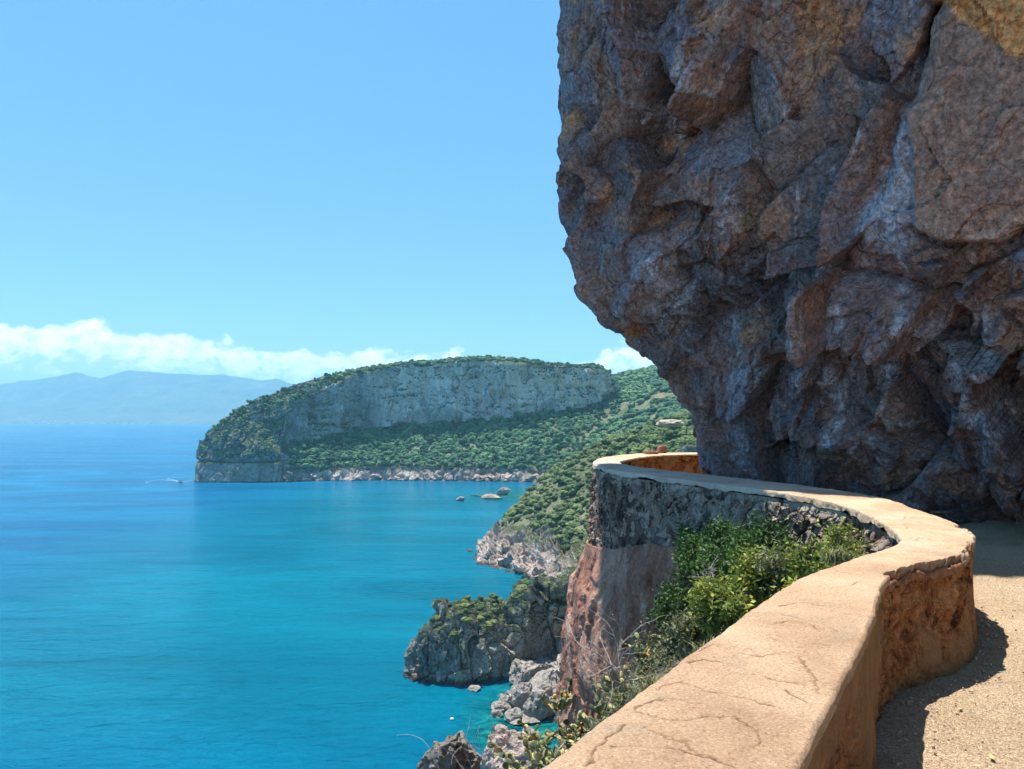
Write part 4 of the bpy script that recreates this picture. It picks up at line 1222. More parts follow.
# ================================================================== OVERHANGING CLIFF
def build_overhang():
    base = spline(BASE)
    FULL = [(13, 24), (7.8, 20.0), (3.9, 17.6), (1.55, 15.6), (0.90, 13.4), (1.45, 11.9), (2.6, 10.3), (3.85, 8.95), (5.4, 7.5), (6.0, 5.4), (6.2, 2.0), (6.4, -3), (6.6, -9)]
    full = spline(FULL)
    HIGH = [(12, 26), (6.5, 21), (1.8, 17.8), (-0.5, 16.4), (-1.3, 14.4), (0.3, 12.3), (2.2, 10.8), (3.8, 9.4), (5.3, 8.0), (5.9, 5.7), (6.0, 2.0), (6.2, -3), (6.4, -9)]  # unseen upper bulge on the left, shaped to throw shade on the far coping
    high = spline(HIGH)
    # parameter by control index; dense where the face is seen
    K = len(base); ki = np.linspace(0, len(BASE) - 1, K)
    dens_u = np.concatenate([np.linspace(0, 2.2, 60, endpoint=False), np.linspace(2.2, 8.6, 660, endpoint=False), np.linspace(8.6, 12, 90)])
    pick = lambda A: np.stack([np.interp(dens_u, ki, A[:, k]) for k in (0, 1)], 1)
    B, Fu, Hi = pick(base), pick(full), pick(high)
    h = np.concatenate([np.linspace(-0.6, 8.8, 520, endpoint=False), np.linspace(8.8, 18, 70, endpoint=False), np.linspace(18, 24, 30)])
    nu, nv = len(dens_u), len(h)
    G = np.zeros((nu, nv, 3))
    nose = np.exp(-((dens_u - 4.0) / 1.3) ** 2)       # near the nose the foot stays steep, then flares
    s_nose = np.interp(h, [-1, 0.9, 1.6, 2.1, 2.6, 3.3, 3.9, 4.8, 5.8, 7.0, 9, 30], [0, 0.0, 0.07, 0.22, 0.42, 0.70, 0.84, 0.91, 0.99, 0.97, 1.0, 1.0])
    s_face = np.interp(h, [-1, 0.3, 1.2, 2.2, 3.4, 4.6, 6.0, 8.0, 30], [-0.05, 0.0, 0.10, 0.24, 0.42, 0.58, 0.78, 1.0, 1.0])
    s_up = sstep(11.0, 13.5, h)
    s_top = sstep(16, 24, h)
    cen = np.array([16.0, 9.0])
    for j in range(nv):
        s = (nose * s_nose[j] + (1 - nose) * s_face[j])[:, None]
        xy = B + (Fu - B) * s
        xy = xy * (1 - s_up[j]) + Hi * s_up[j]
        xy = xy + (cen - xy) * s_top[j] * 0.96
        G[:, j, :2] = xy; G[:, j, 2] = PATH + h[j]
    n = grid_normals(G).reshape(-1, 3); P = G.reshape(-1, 3).copy()
    if (n[:, :2] * (P[:, :2] - cen)).sum(1).mean() < 0: n = -n
    # diagonal bedding: rotate the block space
    th = 0.55
    R = np.array([[math.cos(th), 0, -math.sin(th)], [0, 1, 0], [math.sin(th), 0, math.cos(th)]])
    Q = P @ R.T
    b0, r0, e0 = blocks(Q, 2.8, 1.7, 181, (1, 1, 1.4), 0.02, 1.0, 0.30, 0.30)
    b1, r1, e1 = blocks(Q, 1.15, 0.78, 182, (0.9, 1, 1.5), 0.05, 1.3, 0.24, 0.30)
    b0 = blur2(b0, nu, nv, 8); b1 = b1 * 1.1
    b2, r2, e2 = blocks(Q, 0.46, 0.23, 183, (1, 1, 1.5), 0.08, 1.35, 0.24, 0.30)
    b3, r3, e3 = blocks(P, 0.18, 0.085, 184, (1, 1, 1.3), 0.12, 1.35, 0.25, 0.3)
    b4, r4, e4 = blocks(P, 0.08, 0.028, 198, (1, 1, 1.2), 0.15, 1.35, 0.25, 0.3)
    b3 = b3 + b4
    rdg = (0.35 - np.abs(fbm(Q * np.array([0.9, 0.9, 0.5]), 5, 190, 0.5))) * 0.15 + (0.3 - np.abs(fbm(Q * np.array([2.6, 2.6, 1.5]), 4, 191, 0.55))) * 0.05
    rough = np.clip(0.75 + 0.9 * fbm(P * 0.5, 3, 186), 0.25, 1.2)
    # the smooth slab on the right
    slab = sstep(5.6, 6.6, np.repeat(dens_u, nv)) * sstep(3.6, 4.1, np.tile(h, nu)) * 0.75
    d = b0 * 0.45 * (1 - slab) + (b1 * (1 - slab * 0.75) + b2 * rough * (1 - slab * 0.6) + b3 * rough) + fbm(P * 0.35, 4, 185) * 0.32 * (1 - slab) + fbm(P * 4, 4, 187) * 0.035 + rdg * (1 - slab * 0.8)
    amp = np.tile(np.interp(h, [-1, 0.0, 0.8, 3], [0.35, 0.5, 0.8, 1.0]), nu)
    us = np.repeat(dens_u, nv)
    # keep the outline at the nose calmer
    amp *= 1 - 0.86 * np.exp(-((us - 3.7) / 1.25) ** 2)
    d_soft = blur2(b0 * 0.45 + b1 * 0.6, nu, nv, 12)
    d = d + 0.5 * d_soft * np.exp(-((us - 4.2) / 1.0) ** 2)
    # the smooth brown slab on the right stands proud, a pale sheet lies to its left
    nz = fbm(P * 0.9, 3, 192) * 0.25 + fbm(P * 5, 3, 193) * 0.05
    # measured marks of the real face: slab edge, pale sheet, fissures, stains (kept as bearings from the survey point)
    bx, by, _dep = screen(P)
    front = (P[:, 1] > 2) & (us < 9.5)
    wx = bx + 12 * nz + 7 * fbm(P * 3.0, 4, 194); wy = by + 12 * fbm(P * 0.9 + 7, 3, 195) + 7 * fbm(P * 3.0 + 3, 4, 196)
    left_edge = np.interp(wy, [-80, 0, 60, 110, 150, 225, 300], [965, 940, 922, 905, 914, 917, 917])
    low_edge = np.interp(wx, [880, 918, 960, 1000, 1060], [226, 226, 240, 236, 215])
    sl = sstep(-3, 5, wx - left_edge) * sstep(4, -4, wy - low_edge) * front
    pal = sstep(0, 14, wx - np.interp(wy, [90, 110, 180, 215, 260], [905, 900, 872, 850, 862])) * sstep(6, -4, wx - left_edge) * sstep(100, 115, wy) * sstep(262, 240, wy) * front
    def line_dist(pts):
        q = np.array(pts, float); X = np.stack([wx, wy], 1); dm = np.full(len(X), 1e9)
        for a, b in zip(q[:-1], q[1:]):
            ab = b - a; t = np.clip(((X - a) @ ab) / (ab @ ab), 0, 1)
            dm = np.minimum(dm, np.linalg.norm(X - a - t[:, None] * ab, axis=1))
        return dm
    fis = np.zeros(len(P))
    for pts, w_, k_ in [([(600, 238), (620, 238), (655, 250), (705, 265), (745, 290), (800, 300), (850, 318), (880, 345)], 5, 0.8),
                        ([(946, -20), (938, 20), (915, 90), (893, 130), (884, 180), (852, 225), (838, 262)], 8, 1.3),
                        ([(918, 228), (965, 243), (1000, 238), (1040, 225)], 7, 1.1), ([(780, 430), (800, 405), (850, 395), (872, 420), (920, 445)], 6, 0.8),
                        ([(690, 460), (745, 440), (790, 470)], 5, 0.7), ([(900, 330), (925, 380), (960, 400), (1020, 395)], 7, 0.8)]:
        fis = np.maximum(fis, k_ * np.exp(-(line_dist(pts) / w_) ** 2) * (0.65 + 0.5 * fbm(P * 2, 3, 197)))
    fis *= front
    vein = np.zeros(len(P))
    for pts, w_ in [([(848, 300), (862, 340), (880, 372), (905, 430)], 7), ([(955, 290), (985, 330), (1015, 380)], 10), ([(900, 250), (912, 300), (935, 350)], 5),
                    ([(640, 108), (652, 120), (650, 145)], 8), ([(800, 385), (830, 400), (840, 440)], 6), ([(935, 330), (975, 370), (1000, 420)], 12), ([(655, 260), (672, 290), (665, 325)], 14),
                    ([(720, 350), (735, 375)], 14), ([(798, 330), (803, 380)], 4), ([(915, 110), (917, 220)], 3), ([(925, 70), (915, 95)], 3), ([(870, 430), (885, 460)], 9), ([(735, 190), (728, 230)], 7), ([(690, 60), (705, 95)], 7)]:
        vein = np.maximum(vein, np.exp(-(line_dist(pts) / w_) ** 2))
    vein *= front
    warm = np.zeros(len(P))
    for (ex, ey, rx, ry) in [(705, 95, 22, 62), (792, 120, 26, 60), (768, 215, 26, 60), (700, 200, 22, 20), (845, 110, 18, 45), (980, 290, 55, 40), (600, 300, 20, 30), (940, 150, 70, 80), (760, 30, 30, 30), (830, 310, 15, 40), (605, 90, 18, 50)]:
        warm = np.maximum(warm, sstep(1.25, 0.6, np.hypot((wx - ex) / rx, (wy - ey) / ry)))
    warm *= front
    d = d * (1 - 0.68 * sl - 0.3 * pal) + sl * 0.26 + pal * 0.06 - fis * 0.26
    gs = np.exp(-((us - 3.9) / 1.1) ** 2)
    dam = d * amp
    dam = dam * (1 - gs) + blur2(dam, nu, nv, 25) * gs + (b2 + b3) * 0.25 * gs
    P += n * dam[:, None]
    bounce_tint = sstep(3, -5, wy - np.interp(wx, [930, 945, 985, 1030, 1100], [-6, 10, 42, 62, 80])) * front * (us < 9.2)  # orange bounce light painted on the near right corner
    me = grid_mesh('overhang_cliff', P.reshape(G.shape), {'cell': r1, 'cellb': r0, 'ochre': bounce_tint, 'slab': sl, 'palesheet': pal, 'vein': vein, 'warm': warm})
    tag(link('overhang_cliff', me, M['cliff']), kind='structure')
build_overhang()

# ================================================================== NEAR PLANTS
def tube(path, rad, n=5):
    path = np.array(path, float); m = len(path)
    t = np.gradient(path, axis=0); t /= np.linalg.norm(t, axis=1)[:, None] + 1e-9
    up = np.array([0.3, 0.2, 0.93]); a = np.cross(t, up); a /= np.linalg.norm(a, axis=1)[:, None] + 1e-9
    b = np.cross(t, a)
    ang = np.arange(n) * 2 * PI / n
    r = np.linspace(rad[0], rad[1], m)
    V = (path[:, None] + r[:, None, None] * (np.cos(ang)[None, :, None] * a[:, None] + np.sin(ang)[None, :, None] * b[:, None])).reshape(-1, 3)
    return V, grid_faces(m, n, close_v=True)

def branch_set(rs, height, spread, n_main, sub=3, rad=0.012, wob=0.12, depth=2):
    """woody skeleton; returns tubes and twig tips"""
    V = []; Fq = []; tips = []; b = 0
    def grow(p, d, L, r, lev):
        nonlocal b
        k = 6; pts = [p.copy()]; q = p.copy(); dd = d.copy()
        for _ in range(k):
            dd = dd + rs.normal(0, wob, 3); dd /= np.linalg.norm(dd); q = q + dd * L / k; pts.append(q.copy())
        v, f = tube(pts, (r, r * 0.45)); V.append(v); Fq.append(f + b); b += len(v)
        for pt in pts[2:]: tips.append(pt)
        if lev > 0:
            for _ in range(sub):
                i = rs.randint(2, k + 1); nd = dd + rs.normal(0, 0.55, 3); nd[2] += 0.15; nd /= np.linalg.norm(nd)
                grow(pts[i], nd, L * rs.uniform(0.45, 0.7), r * 0.55, lev - 1)
    for _ in range(n_main):
        d = np.array([rs.normal(0, spread), rs.normal(0, spread), 1.0]); d /= np.linalg.norm(d)
        grow(np.zeros(3), d, height * rs.uniform(0.7, 1.0), rad, depth)
    return np.vstack(V), np.vstack(Fq), np.array(tips)

def leaf_mesh(rs, tips, per, spread, ll, lw, droop=0.0, up=0.5):
    n = len(tips) * per
    c = np.repeat(tips, per, 0) + rs.normal(0, spread, (n, 3))
    a = rs.normal(0, 1, (n, 3)); a[:, 2] = a[:, 2] * 0.6 + up - droop; a /= np.linalg.norm(a, axis=1)[:, None]
    w = np.cross(a, rs.normal(0, 1, (n, 3))); w /= np.linalg.norm(w, axis=1)[:, None]
    nn = np.cross(a, w)
    L = ll * rs.uniform(0.6, 1.25, (n, 1)); W = lw * rs.uniform(0.7, 1.2, (n, 1))
    V = np.stack([c, c + a * L * 0.45 + w * W + nn * W * 0.3, c + a * L, c + a * L * 0.45 - w * W + nn * W * 0.3], 1)
    ns = vnoise(c * 5.5 + 3, 61) * 0.6 + vnoise(c * 13, 62) * 0.4
    keep = ns > -0.04 + 0.25 * (rs.rand(n) - 0.5)
    V = V[keep]; n = len(V)
    r = np.repeat(np.clip(rs.rand(n) * 0.35 + 0.15 + 0.9 * (vnoise(c[keep] * 4.0, 63) * 0.5 + 0.25) + 0.35 * ns[keep], 0, 1), 4)
    return V.reshape(-1, 3), np.arange(n * 4).reshape(-1, 4), r

def bush(x, y, z, height, spread, seed, mat, label, n_main=9, per=16, ll=0.05, lw=0.011, leaf_sp=0.05, rad=0.012, group=None, name='bush', cat='bush', wob=0.12, up=0.5, depth=2):
    rs = np.random.RandomState(seed)
    t = empty(name, (x, y, z)); tag(t, label, cat, group)
    V, Fq, tips = branch_set(rs, height, spread, n_main, 3, rad, wob, depth)
    me = mesh_raw('branches', V, Fq, smooth=True); link('branches', me, M['bark'], t)
    V, Fq, r = leaf_mesh(rs, tips, per, leaf_sp, ll, lw, up=up)
    me = mesh_raw('foliage', V, Fq, None, {'leafr': r}); link('foliage', me, M[mat], t)
    return t

def at(px, py, d):
    return ((px - CX) / F_PX * d, d, (HOR - py) / F_PX * d)

gb = 'bushes between the two arms of the parapet'
bl = [
 (735, 600, 8.6, 0.92, 0.30, 1, 'leafdark', 'tall dark green bush against the shaded outside of the parapet', 12, 16, 0.055, 0.014),
 (704, 602, 9.2, 0.80, 0.26, 2, 'leafdark', 'dark green bush leaning over the red brown rock', 11, 16, 0.055, 0.013),
 (684, 645, 9.4, 0.75, 0.25, 3, 'leafdark', 'shaded dark bush lowest on the rock side', 10, 15, 0.05, 0.012),
 (762, 612, 7.2, 0.62, 0.36, 4, 'leafyel', 'bright yellow green bush in the sun before the dark ones', 7, 12, 0.06, 0.014),
 (722, 636, 7.0, 0.52, 0.40, 5, 'leafyel', 'sunlit yellow green bush left of the brightest one', 6, 11, 0.058, 0.014),
 (806, 590, 6.6, 0.38, 0.40, 6, 'leafyel', 'small bright green bush at the inner bend of the parapet', 6, 11, 0.052, 0.012),
 (786, 600, 7.0, 0.50, 0.30, 7, 'leafolive', 'olive grey bush with dry tips beside the bend', 8, 12, 0.04, 0.009),
 (694, 660, 7.2, 0.42, 0.36, 8, 'leafolive', 'grey green bush just over the wall edge above the cacti', 8, 13, 0.042, 0.009),
 (842, 563, 6.2, 0.22, 0.6, 9, 'leafyel', 'tiny tuft of green leaves in the corner of the wall', 6, 10, 0.035, 0.009),
 (746, 592, 8.0, 0.72, 0.28, 10, 'leafdark', 'dark green bush behind the brightest yellow green one', 10, 15, 0.05, 0.012),
]
for (px, py, d, h, sp, sd, mt, lb, nm, per, ll, lw) in bl:
    x, y, z = at(px, py, d)
    bush(x, y, z, h * 0.70, sp, sd + 500, mt, lb, nm, int(per * 1.15), ll * 1.1, lw * 1.1, 0.06, 0.011, gb)

def grass_tuft(px, py, d, h, seed, label):
    rs = np.random.RandomState(seed); x, y, z = at(px, py, d)
    V = []; Fq = []; b = 0; R = []
    for k in range(90):
        a = rs.uniform(0, 6.28); l = h * rs.uniform(0.5, 1); lean = rs.uniform(0.1, 0.8)
        p0 = np.array([rs.normal(0, 0.05), rs.normal(0, 0.05), 0]); dirn = np.array([math.cos(a) * lean, math.sin(a) * lean, 1.0]); dirn /= np.linalg.norm(dirn)
        w = np.array([-math.sin(a), math.cos(a), 0]) * 0.006
        p1 = p0 + dirn * l * 0.6; p2 = p0 + dirn * l + np.array([math.cos(a), math.sin(a), -0.6]) * l * 0.25
        V += [p0 - w, p0 + w, p1 + w * 0.8, p1 - w * 0.8, p2]; Fq.append((b, b + 1, b + 2, b + 3)); R.append((b + 3, b + 2, b + 4)); b += 5
    me = mesh_raw('grass_tuft', np.array(V), np.array(Fq), np.array(R), {'leafr': rs.rand(len(V))})
    o = link('grass_tuft', me, M['leafolive']); o.location = (x, y, z); tag(o, label, 'grass', 'dry grass tufts over the wall edge')
grass_tuft(835, 562, 5.4, 0.16, 1, 'dry straw tuft nearest the bend of the wall')
grass_tuft(705, 655, 5.0, 0.16, 2, 'long bladed tuft left of the yellow green bushes')
grass_tuft(655, 690, 5.5, 0.2, 3, 'long bladed tuft among the cacti by the bare shrub')
grass_tuft(640, 700, 6.5, 0.24, 4, 'green blades rising at the foot of the bare shrub')

def bare_shrub(px, py, d, h, seed, label, n_main=6, spread=0.4, rad=0.008, tilt=(0, 0), sub=3, depth=2):
    rs = np.random.RandomState(seed); x, y, z = at(px, py, d)
    V, Fq, _ = branch_set(rs, h, spread, n_main, sub, rad, 0.16, depth)
    me = mesh_raw('bare_shrub', V, Fq, smooth=True)
    o = link('bare_shrub', me, M['twig']); o.location = (x, y, z); o.rotation_euler = (tilt[0], tilt[1], 0)
    tag(o, label, 'dead shrub')
bare_shrub(628, 690, 8.5, 0.85, 21, 'bleached leafless shrub in front of the red brown rock', 6, 0.35, 0.010, (0, -0.35))
bare_shrub(706, 590, 7.4, 0.26, 22, 'pale dead branches caught in the dark bush', 4, 0.7, 0.009, (0, -0.6))
bare_shrub(448, 772, 13.0, 0.85, 23, 'single long bare twig leaning left off the bottom crag', 1, 0.1, 0.009, (0, -0.5), 1, 1)
bare_shrub(476, 775, 13.0, 0.75, 24, 'thin bare twigs right of the bottom crag', 2, 0.4, 0.007, (0, -0.6), 2, 1)
bare_shrub(492, 768, 13.0, 0.9, 25, 'bare upright twigs standing before the tall sunlit crag', 3, 0.2, 0.006, (0, -0.15), 2, 1)

def cactus(px, py, d, h, seed, label, n_pad=26, fruit=0, lit=0.5):
    rs = np.random.RandomState(seed); x, y, z = at(px, py, d); z = max(z, float(slope_z([(x, y)])[0]) + 0.02)
    t = empty('prickly_pear', (x, y, z)); tag(t, label, 'cactus', 'prickly pear cacti on the slope below the wall')
    v, f = ICO[2]
    V = []; F3 = []; R = []; b = 0; ends = [(np.array([rs.normal(0, 0.05), rs.normal(0, 0.05), rs.uniform(-0.02, 0.02)]), np.array([rs.normal(0, 1.1), rs.normal(0, 1.1), 0.7])) for _ in range(9)]
    fr = []
    for k in range(n_pad):
        p, dr = ends[rs.randint(len(ends))]
        dr = dr / np.linalg.norm(dr)
        L = rs.uniform(0.07, 0.125) * h
        c = p + dr * L * 0.48
        s = np.cross(dr, rs.normal(0, 1, 3)); s /= np.linalg.norm(s); nn = np.cross(dr, s)
        egg = 1 + 0.25 * v[:, 0:1]
        w = c + (v[:, 0:1] * dr * L * 0.52) + (v[:, 1:2] * egg * s * L * 0.34) + (v[:, 2:3] * nn * L * 0.075)
        V.append(w); F3.append(f + b); b += len(w); R.append(np.full(len(w), rs.rand()))
        e = p + dr * L * 0.96
        for _ in range(2):
            nd = dr + rs.normal(0, 0.55, 3); nd[2] = abs(nd[2]) * 0.8 + 0.25
            ends.append((e + s * rs.uniform(-0.2, 0.2) * L, nd))
        if len(fr) < fruit * 12:
            for _ in range(3): fr.append((e + s * rs.uniform(-0.3, 0.3) * L, dr, rs.uniform(0.018, 0.034)))
    V = np.vstack(V)
    me = mesh_raw('pad_cluster', V, None, np.vstack(F3), {'leafr': np.concatenate(R)}, smooth=True); link('pad_cluster', me, M['cactus'], t)
    if fr:
        v, f = ICO[2]
        fm = mesh_raw('fruit', v * np.array([1, 1, 1.3]), None, f, smooth=True)
        for (p, dr, sc_) in fr:
            o = link('fruit', fm, M['flower'], t); o.location = p + dr * sc_; o.scale = (sc_, sc_, sc_)
cl = [(556, 706, 13.0, 1.2, 28, 3, 'prickly pear with orange fruit, highest of the clump beside the pillar foot'),
      (575, 735, 12.5, 1.2, 34, 2, 'prickly pear with two orange heads in the middle of the clump'),
      (600, 728, 12.0, 1.1, 30, 0, 'green prickly pear at the foot of the red brown rock'),
      (625, 700, 11.0, 1.0, 26, 0, 'prickly pear just over the wall edge under the bare shrub'),
      (648, 682, 10.0, 0.9, 24, 1, 'prickly pear nearest the bushes with a single orange head'),
      (548, 756, 12.0, 1.1, 34, 1, 'low prickly pear on the left edge of the clump'),
      (580, 765, 11.0, 1.1, 34, 0, 'yellowing prickly pear close to the wall near the bottom'),
      (520, 778, 11.5, 1.1, 30, 0, 'prickly pear at the bottom edge beside the tall crag'),
      (608, 750, 10.5, 1.0, 30, 0, 'dense green prickly pear against the wall edge'),
      (550, 790, 10.5, 1.1, 30, 0, 'prickly pear cut by the bottom edge next to the wall'),
      (492, 790, 12.5, 0.9, 24, 0, 'small dark prickly pear between the two crags'),
      (530, 735, 13.5, 0.9, 20, 1, 'outlying prickly pear at the water side of the clump'),
         (590, 748, 9.0, 0.9, 26, 0, 'grey green prickly pear squeezed between the dense one and the wall'),
         (565, 772, 9.0, 0.9, 26, 1, 'prickly pear with few orange fruit in the bottom corner by the wall'),
         (630, 722, 8.5, 0.8, 22, 0, 'prickly pear below the bare shrub touching the wall edge'),
         (536, 768, 10.0, 1.0, 30, 2, 'orange fruited prickly pear at the bottom right of the tall crag'),
         (612, 712, 11.5, 1.0, 26, 1, 'prickly pear in the gap between the pillar foot and the bare shrub'),
      (668, 662, 9.5, 0.7, 18, 0, 'small prickly pear hanging at the edge under the grey green bush')]
for i, (px, py, d, h, npad, fr, lb) in enumerate(cl):
    cactus(px, py, d, h * 1.0, 700 + i, lb, int(npad * 3.2) + 20, fr)

def ground_cover():
    rs = np.random.RandomState(77)
    n = 1500
    y = rs.uniform(1.6, 11.5, n)
    ex = np.interp(y, [1.76, 2.9, 3.94, 4.5, 5.1, 5.9, 7.6, 8.5, 9.6, 10.8, 12.2], [.10, .81, 1.51, 2.05, 2.62, 2.92, 3.18, 3.0, 2.6, 2.1, 1.62])
    x = ex - 0.12 - rs.uniform(0, 1, n) ** 1.3 * 3.2
    z = slope_z(np.stack([x, y], 1)) + 0.05
    tips = []
    for i in range(n):
        k = rs.randint(2, 6)
        tips.append(np.array([x[i], y[i], z[i]]) + rs.normal(0, 1, (k, 3)) * [0.09, 0.09, 0.05] + [0, 0, 0.08])
    tips = np.vstack(tips)
    V, Fq, r = leaf_mesh(rs, tips, 9, 0.05, 0.06, 0.011, up=0.5)
    me = mesh_raw('ground_cover', V, Fq, None, {'leafr': r})
    tag(link('ground_cover', me, M['leafolive']), 'low mixed green ground cover filling the slope below the parapet', 'ground cover', kind='stuff')
ground_cover()

def loose_stones():
    rs = np.random.RandomState(91)
    V = []; F3 = []; b = 0; v, f = ICO[1]
    a = np.array(INN[1:9], float)
    for k in range(900):
        if k < 520:
            i = rs.randint(0, 7); t = rs.rand(); q = a[i] * (1 - t) + a[i + 1] * t; d = a[i + 1] - a[i]; d /= np.linalg.norm(d)
            p = q + np.array([d[1], -d[0]]) * (0.03 + abs(rs.normal(0, 0.10)))
            s_ = rs.uniform(0.002, 0.007) * (1.8 if rs.rand() < 0.06 else 1)
        else:
            p = np.array([rs.uniform(0.5, 5.5), rs.uniform(2.5, 8)]); s_ = rs.uniform(0.002, 0.0045)
        w = v * (s_ * rs.uniform(0.7, 1.3, 3)) * (1 + 0.25 * rs.rand(len(v), 1)) + [p[0], p[1], PATH + 0.012 + s_ * 0.2]
        V.append(w); F3.append(f + b); b += len(w)
    me = mesh_raw('loose_stones', np.vstack(V), None, np.vstack(F3), {'cell': 0.5 + 0 * np.vstack(V)[:, 0]})
    tag(link('loose_stones', me, M['grit']), 'scattered grit and small stones along the foot of the parapet', 'grit', kind='stuff')
loose_stones()

# fallen leaves on the path
def fallen_leaf(px, py, s, label, rz):
    x, y, _ = on_level(px, py, PATH)
    V = np.array([(-1, 0, 0.1), (-0.4, 0.45, 0), (0.4, 0.4, 0.08), (1, 0, 0.2), (0.4, -0.4, 0.05), (-0.4, -0.42, 0.02), (0, 0, 0.25)]) * s
    me = mesh_raw('fallen_leaf', V, None, np.array([(6, 1, 0), (6, 2, 1), (6, 3, 2), (6, 4, 3), (6, 5, 4), (6, 0, 5)]))
    o = link('fallen_leaf', me, M['dryleaf']); o.location = (x, y, PATH + 0.022); o.rotation_euler = (0.1, 0, rz); tag(o, label, 'leaf')
fallen_leaf(960, 713, 0.014, 'small yellow leaf lying alone in the middle of the sunlit path', 0.4)
fallen_leaf(992, 762, 0.022, 'larger yellow green leaf on the path at the bottom edge', 1.2)

# ================================================================== BARE GROUND, BOAT, FLOAT
def bare_patch():
    v, f = ICO[4]
    q = v * np.array([5.5, 4.0, 1.4]) * (1 + 0.18 * vnoise(v * 2, 4) + 0.06 * vnoise(v * 7, 5))[:, None]
    x, y, z = at(670, 423, 300)
    me = mesh_raw('quarried_bank', q, None, f, {'cell': 0.5 + 0 * q[:, 0]})
    o = link('quarried_bank', me, M['road']); o.location = (x, y, z); tag(o, kind='structure')
bare_patch()

def boat():
    x, y, _ = on_level(180, 482.5, SEA)
    t = empty('motor_boat', (x, y, SEA), 2.6); tag(t, 'tiny dark motor boat cutting a wake off the tip of the cape', 'boat')
    n = 14; G = np.zeros((n, 7, 3))
    for i in range(n):
        u = i / (n - 1); b = 1.0 * (1 - max(0, (u - 0.45) / 0.55) ** 2.2) + 0.01
        for j in range(7):
            a = (j - 3) / 3; G[i, j] = (u * 5 - 2.5, a * b, 0.75 + 0.35 * u ** 2 - (1 - abs(a) ** 2.5) * 0.85)
    me = grid_mesh('hull', G); link('hull', me, M['white'], t)
    top = np.zeros((n, 2, 3)); top[:, 0] = G[:, 0] * [1, .94, 1] - [0, 0, .08]; top[:, 1] = G[:, 6] * [1, .94, 1] - [0, 0, .08]
    link('deck', grid_mesh('deck', top), M['dark'], t)
    V, Fq = tube([(0.3, -0.6, 1.0), (0.5, -0.4, 1.5), (0.5, 0.4, 1.5), (0.3, 0.6, 1.0)], (0.05, 0.05)); link('windscreen_frame', mesh_raw('windscreen_frame', V, Fq), M['dark'], t)
    v, f = ICO[2]; link('outboard_motor', mesh_raw('outboard_motor', v * [0.25, 0.22, 0.45] + [-2.6, 0, 0.8], None, f), M['dark'], t)
    v2 = v * [0.25, 0.28, 0.5] + [-0.5, 0, 1.2]; link('seat', mesh_raw('seat', v2, None, f), M['dark'], t)
boat()

def wake():
    V = []; Fq = []; b = 0
    rs = np.random.RandomState(3)
    def ribbon(pts, w0, w1):
        nonlocal b
        c = resample(spline([on_level(a, q, SEA)[:2] for a, q in pts]), 160)
        tn = np.gradient(c, axis=0); nn = np.stack([-tn[:, 1], tn[:, 0]], 1); nn /= np.linalg.norm(nn, axis=1)[:, None]
        for i in range(160):
            w = (w0 + (w1 - w0) * i / 159) * (0.55 + 0.45 * math.sin(i * 0.9) * math.sin(i * 0.37 + 1))
            V.append((*(c[i] + nn[i] * w), SEA + 0.28)); V.append((*(c[i] - nn[i] * w), SEA + 0.28))
            if i and rs.rand() < 0.9 - 0.45 * i / 159: Fq.append((b + 2 * i - 2, b + 2 * i - 1, b + 2 * i + 1, b + 2 * i))
        b += 320
    ribbon([(181, 482.3), (190, 480.8), (197, 480.2)], 1.0, 1.4)
    ribbon([(181, 482.5), (172, 481), (160, 480.2), (150, 481.4), (146, 483.2), (151, 485.2)], 1.5, 0.5)
    ribbon([(181, 482.3), (174, 480.5), (168, 479.0), (176, 477.8), (192, 476.9)], 1.6, 0.8)
    me = mesh_raw('wake_foam', np.array(V), np.array(Fq)[:, ::-1])
    tag(link('wake_foam', me, M['foam']), 'pale curling wake left by the boat at the tip of the cape', 'foam', kind='stuff')
wake()

def buoy():
    x, y, _ = on_level(452, 720, SEA)
    t = empty('buoy', (x, y, SEA)); tag(t, 'small white float alone on the water below the headland', 'buoy')
    v, f = ICO[3]; q = v * [0.32, 0.32, 0.26] + [0, 0, 0.2]
    link('float', mesh_raw('float', q, None, f, smooth=True), M['white'], t)
    V, Fq = tube([(0, 0, 0.4), (0, 0, 0.56), (0, 0, 0.7)], (0.05, 0.04), 8); link('ring_post', mesh_raw('ring_post', V, Fq), M['dark'], t)
buoy()

# ================================================================== HAZE
def haze():
    x0, x1, y0, y1, z0, z1 = -31000, 31000, -31000, 31900, SEA - 20, 660
    x0, x1, y0, y1 = -33500, 33500, -33500, 33500
    V = np.array([(x, y, z) for x in (x0, x1) for y in (y0, y1) for z in (z0, z1)], float)
    Fq = np.array([(0, 1, 3, 2), (4, 6, 7, 5), (0, 4, 5, 1), (2, 3, 7, 6), (0, 2, 6, 4), (1, 5, 7, 3)])
    me = mesh_raw('haze', V, Fq)
    m = bpy.data.materials.new('sea_haze'); m.use_nodes = True; t = m.node_tree; t.nodes.clear()
    out = t.nodes.new('ShaderNodeOutputMaterial'); v = t.nodes.new('ShaderNodeVolumePrincipled')
    v.inputs['Color'].default_value = (0.34, 0.70, 0.88, 1); v.inputs['Density'].default_value = 1.15e-4; v.inputs['Anisotropy'].default_value = 0.1
    t.links.new(v.outputs[0], out.inputs['Volume'])
    o = link('haze', me, m); tag(o, 'pale blue sea haze over the bay and the far mountains', 'haze', kind='stuff')
USE_HAZE = True
if USE_HAZE: haze()

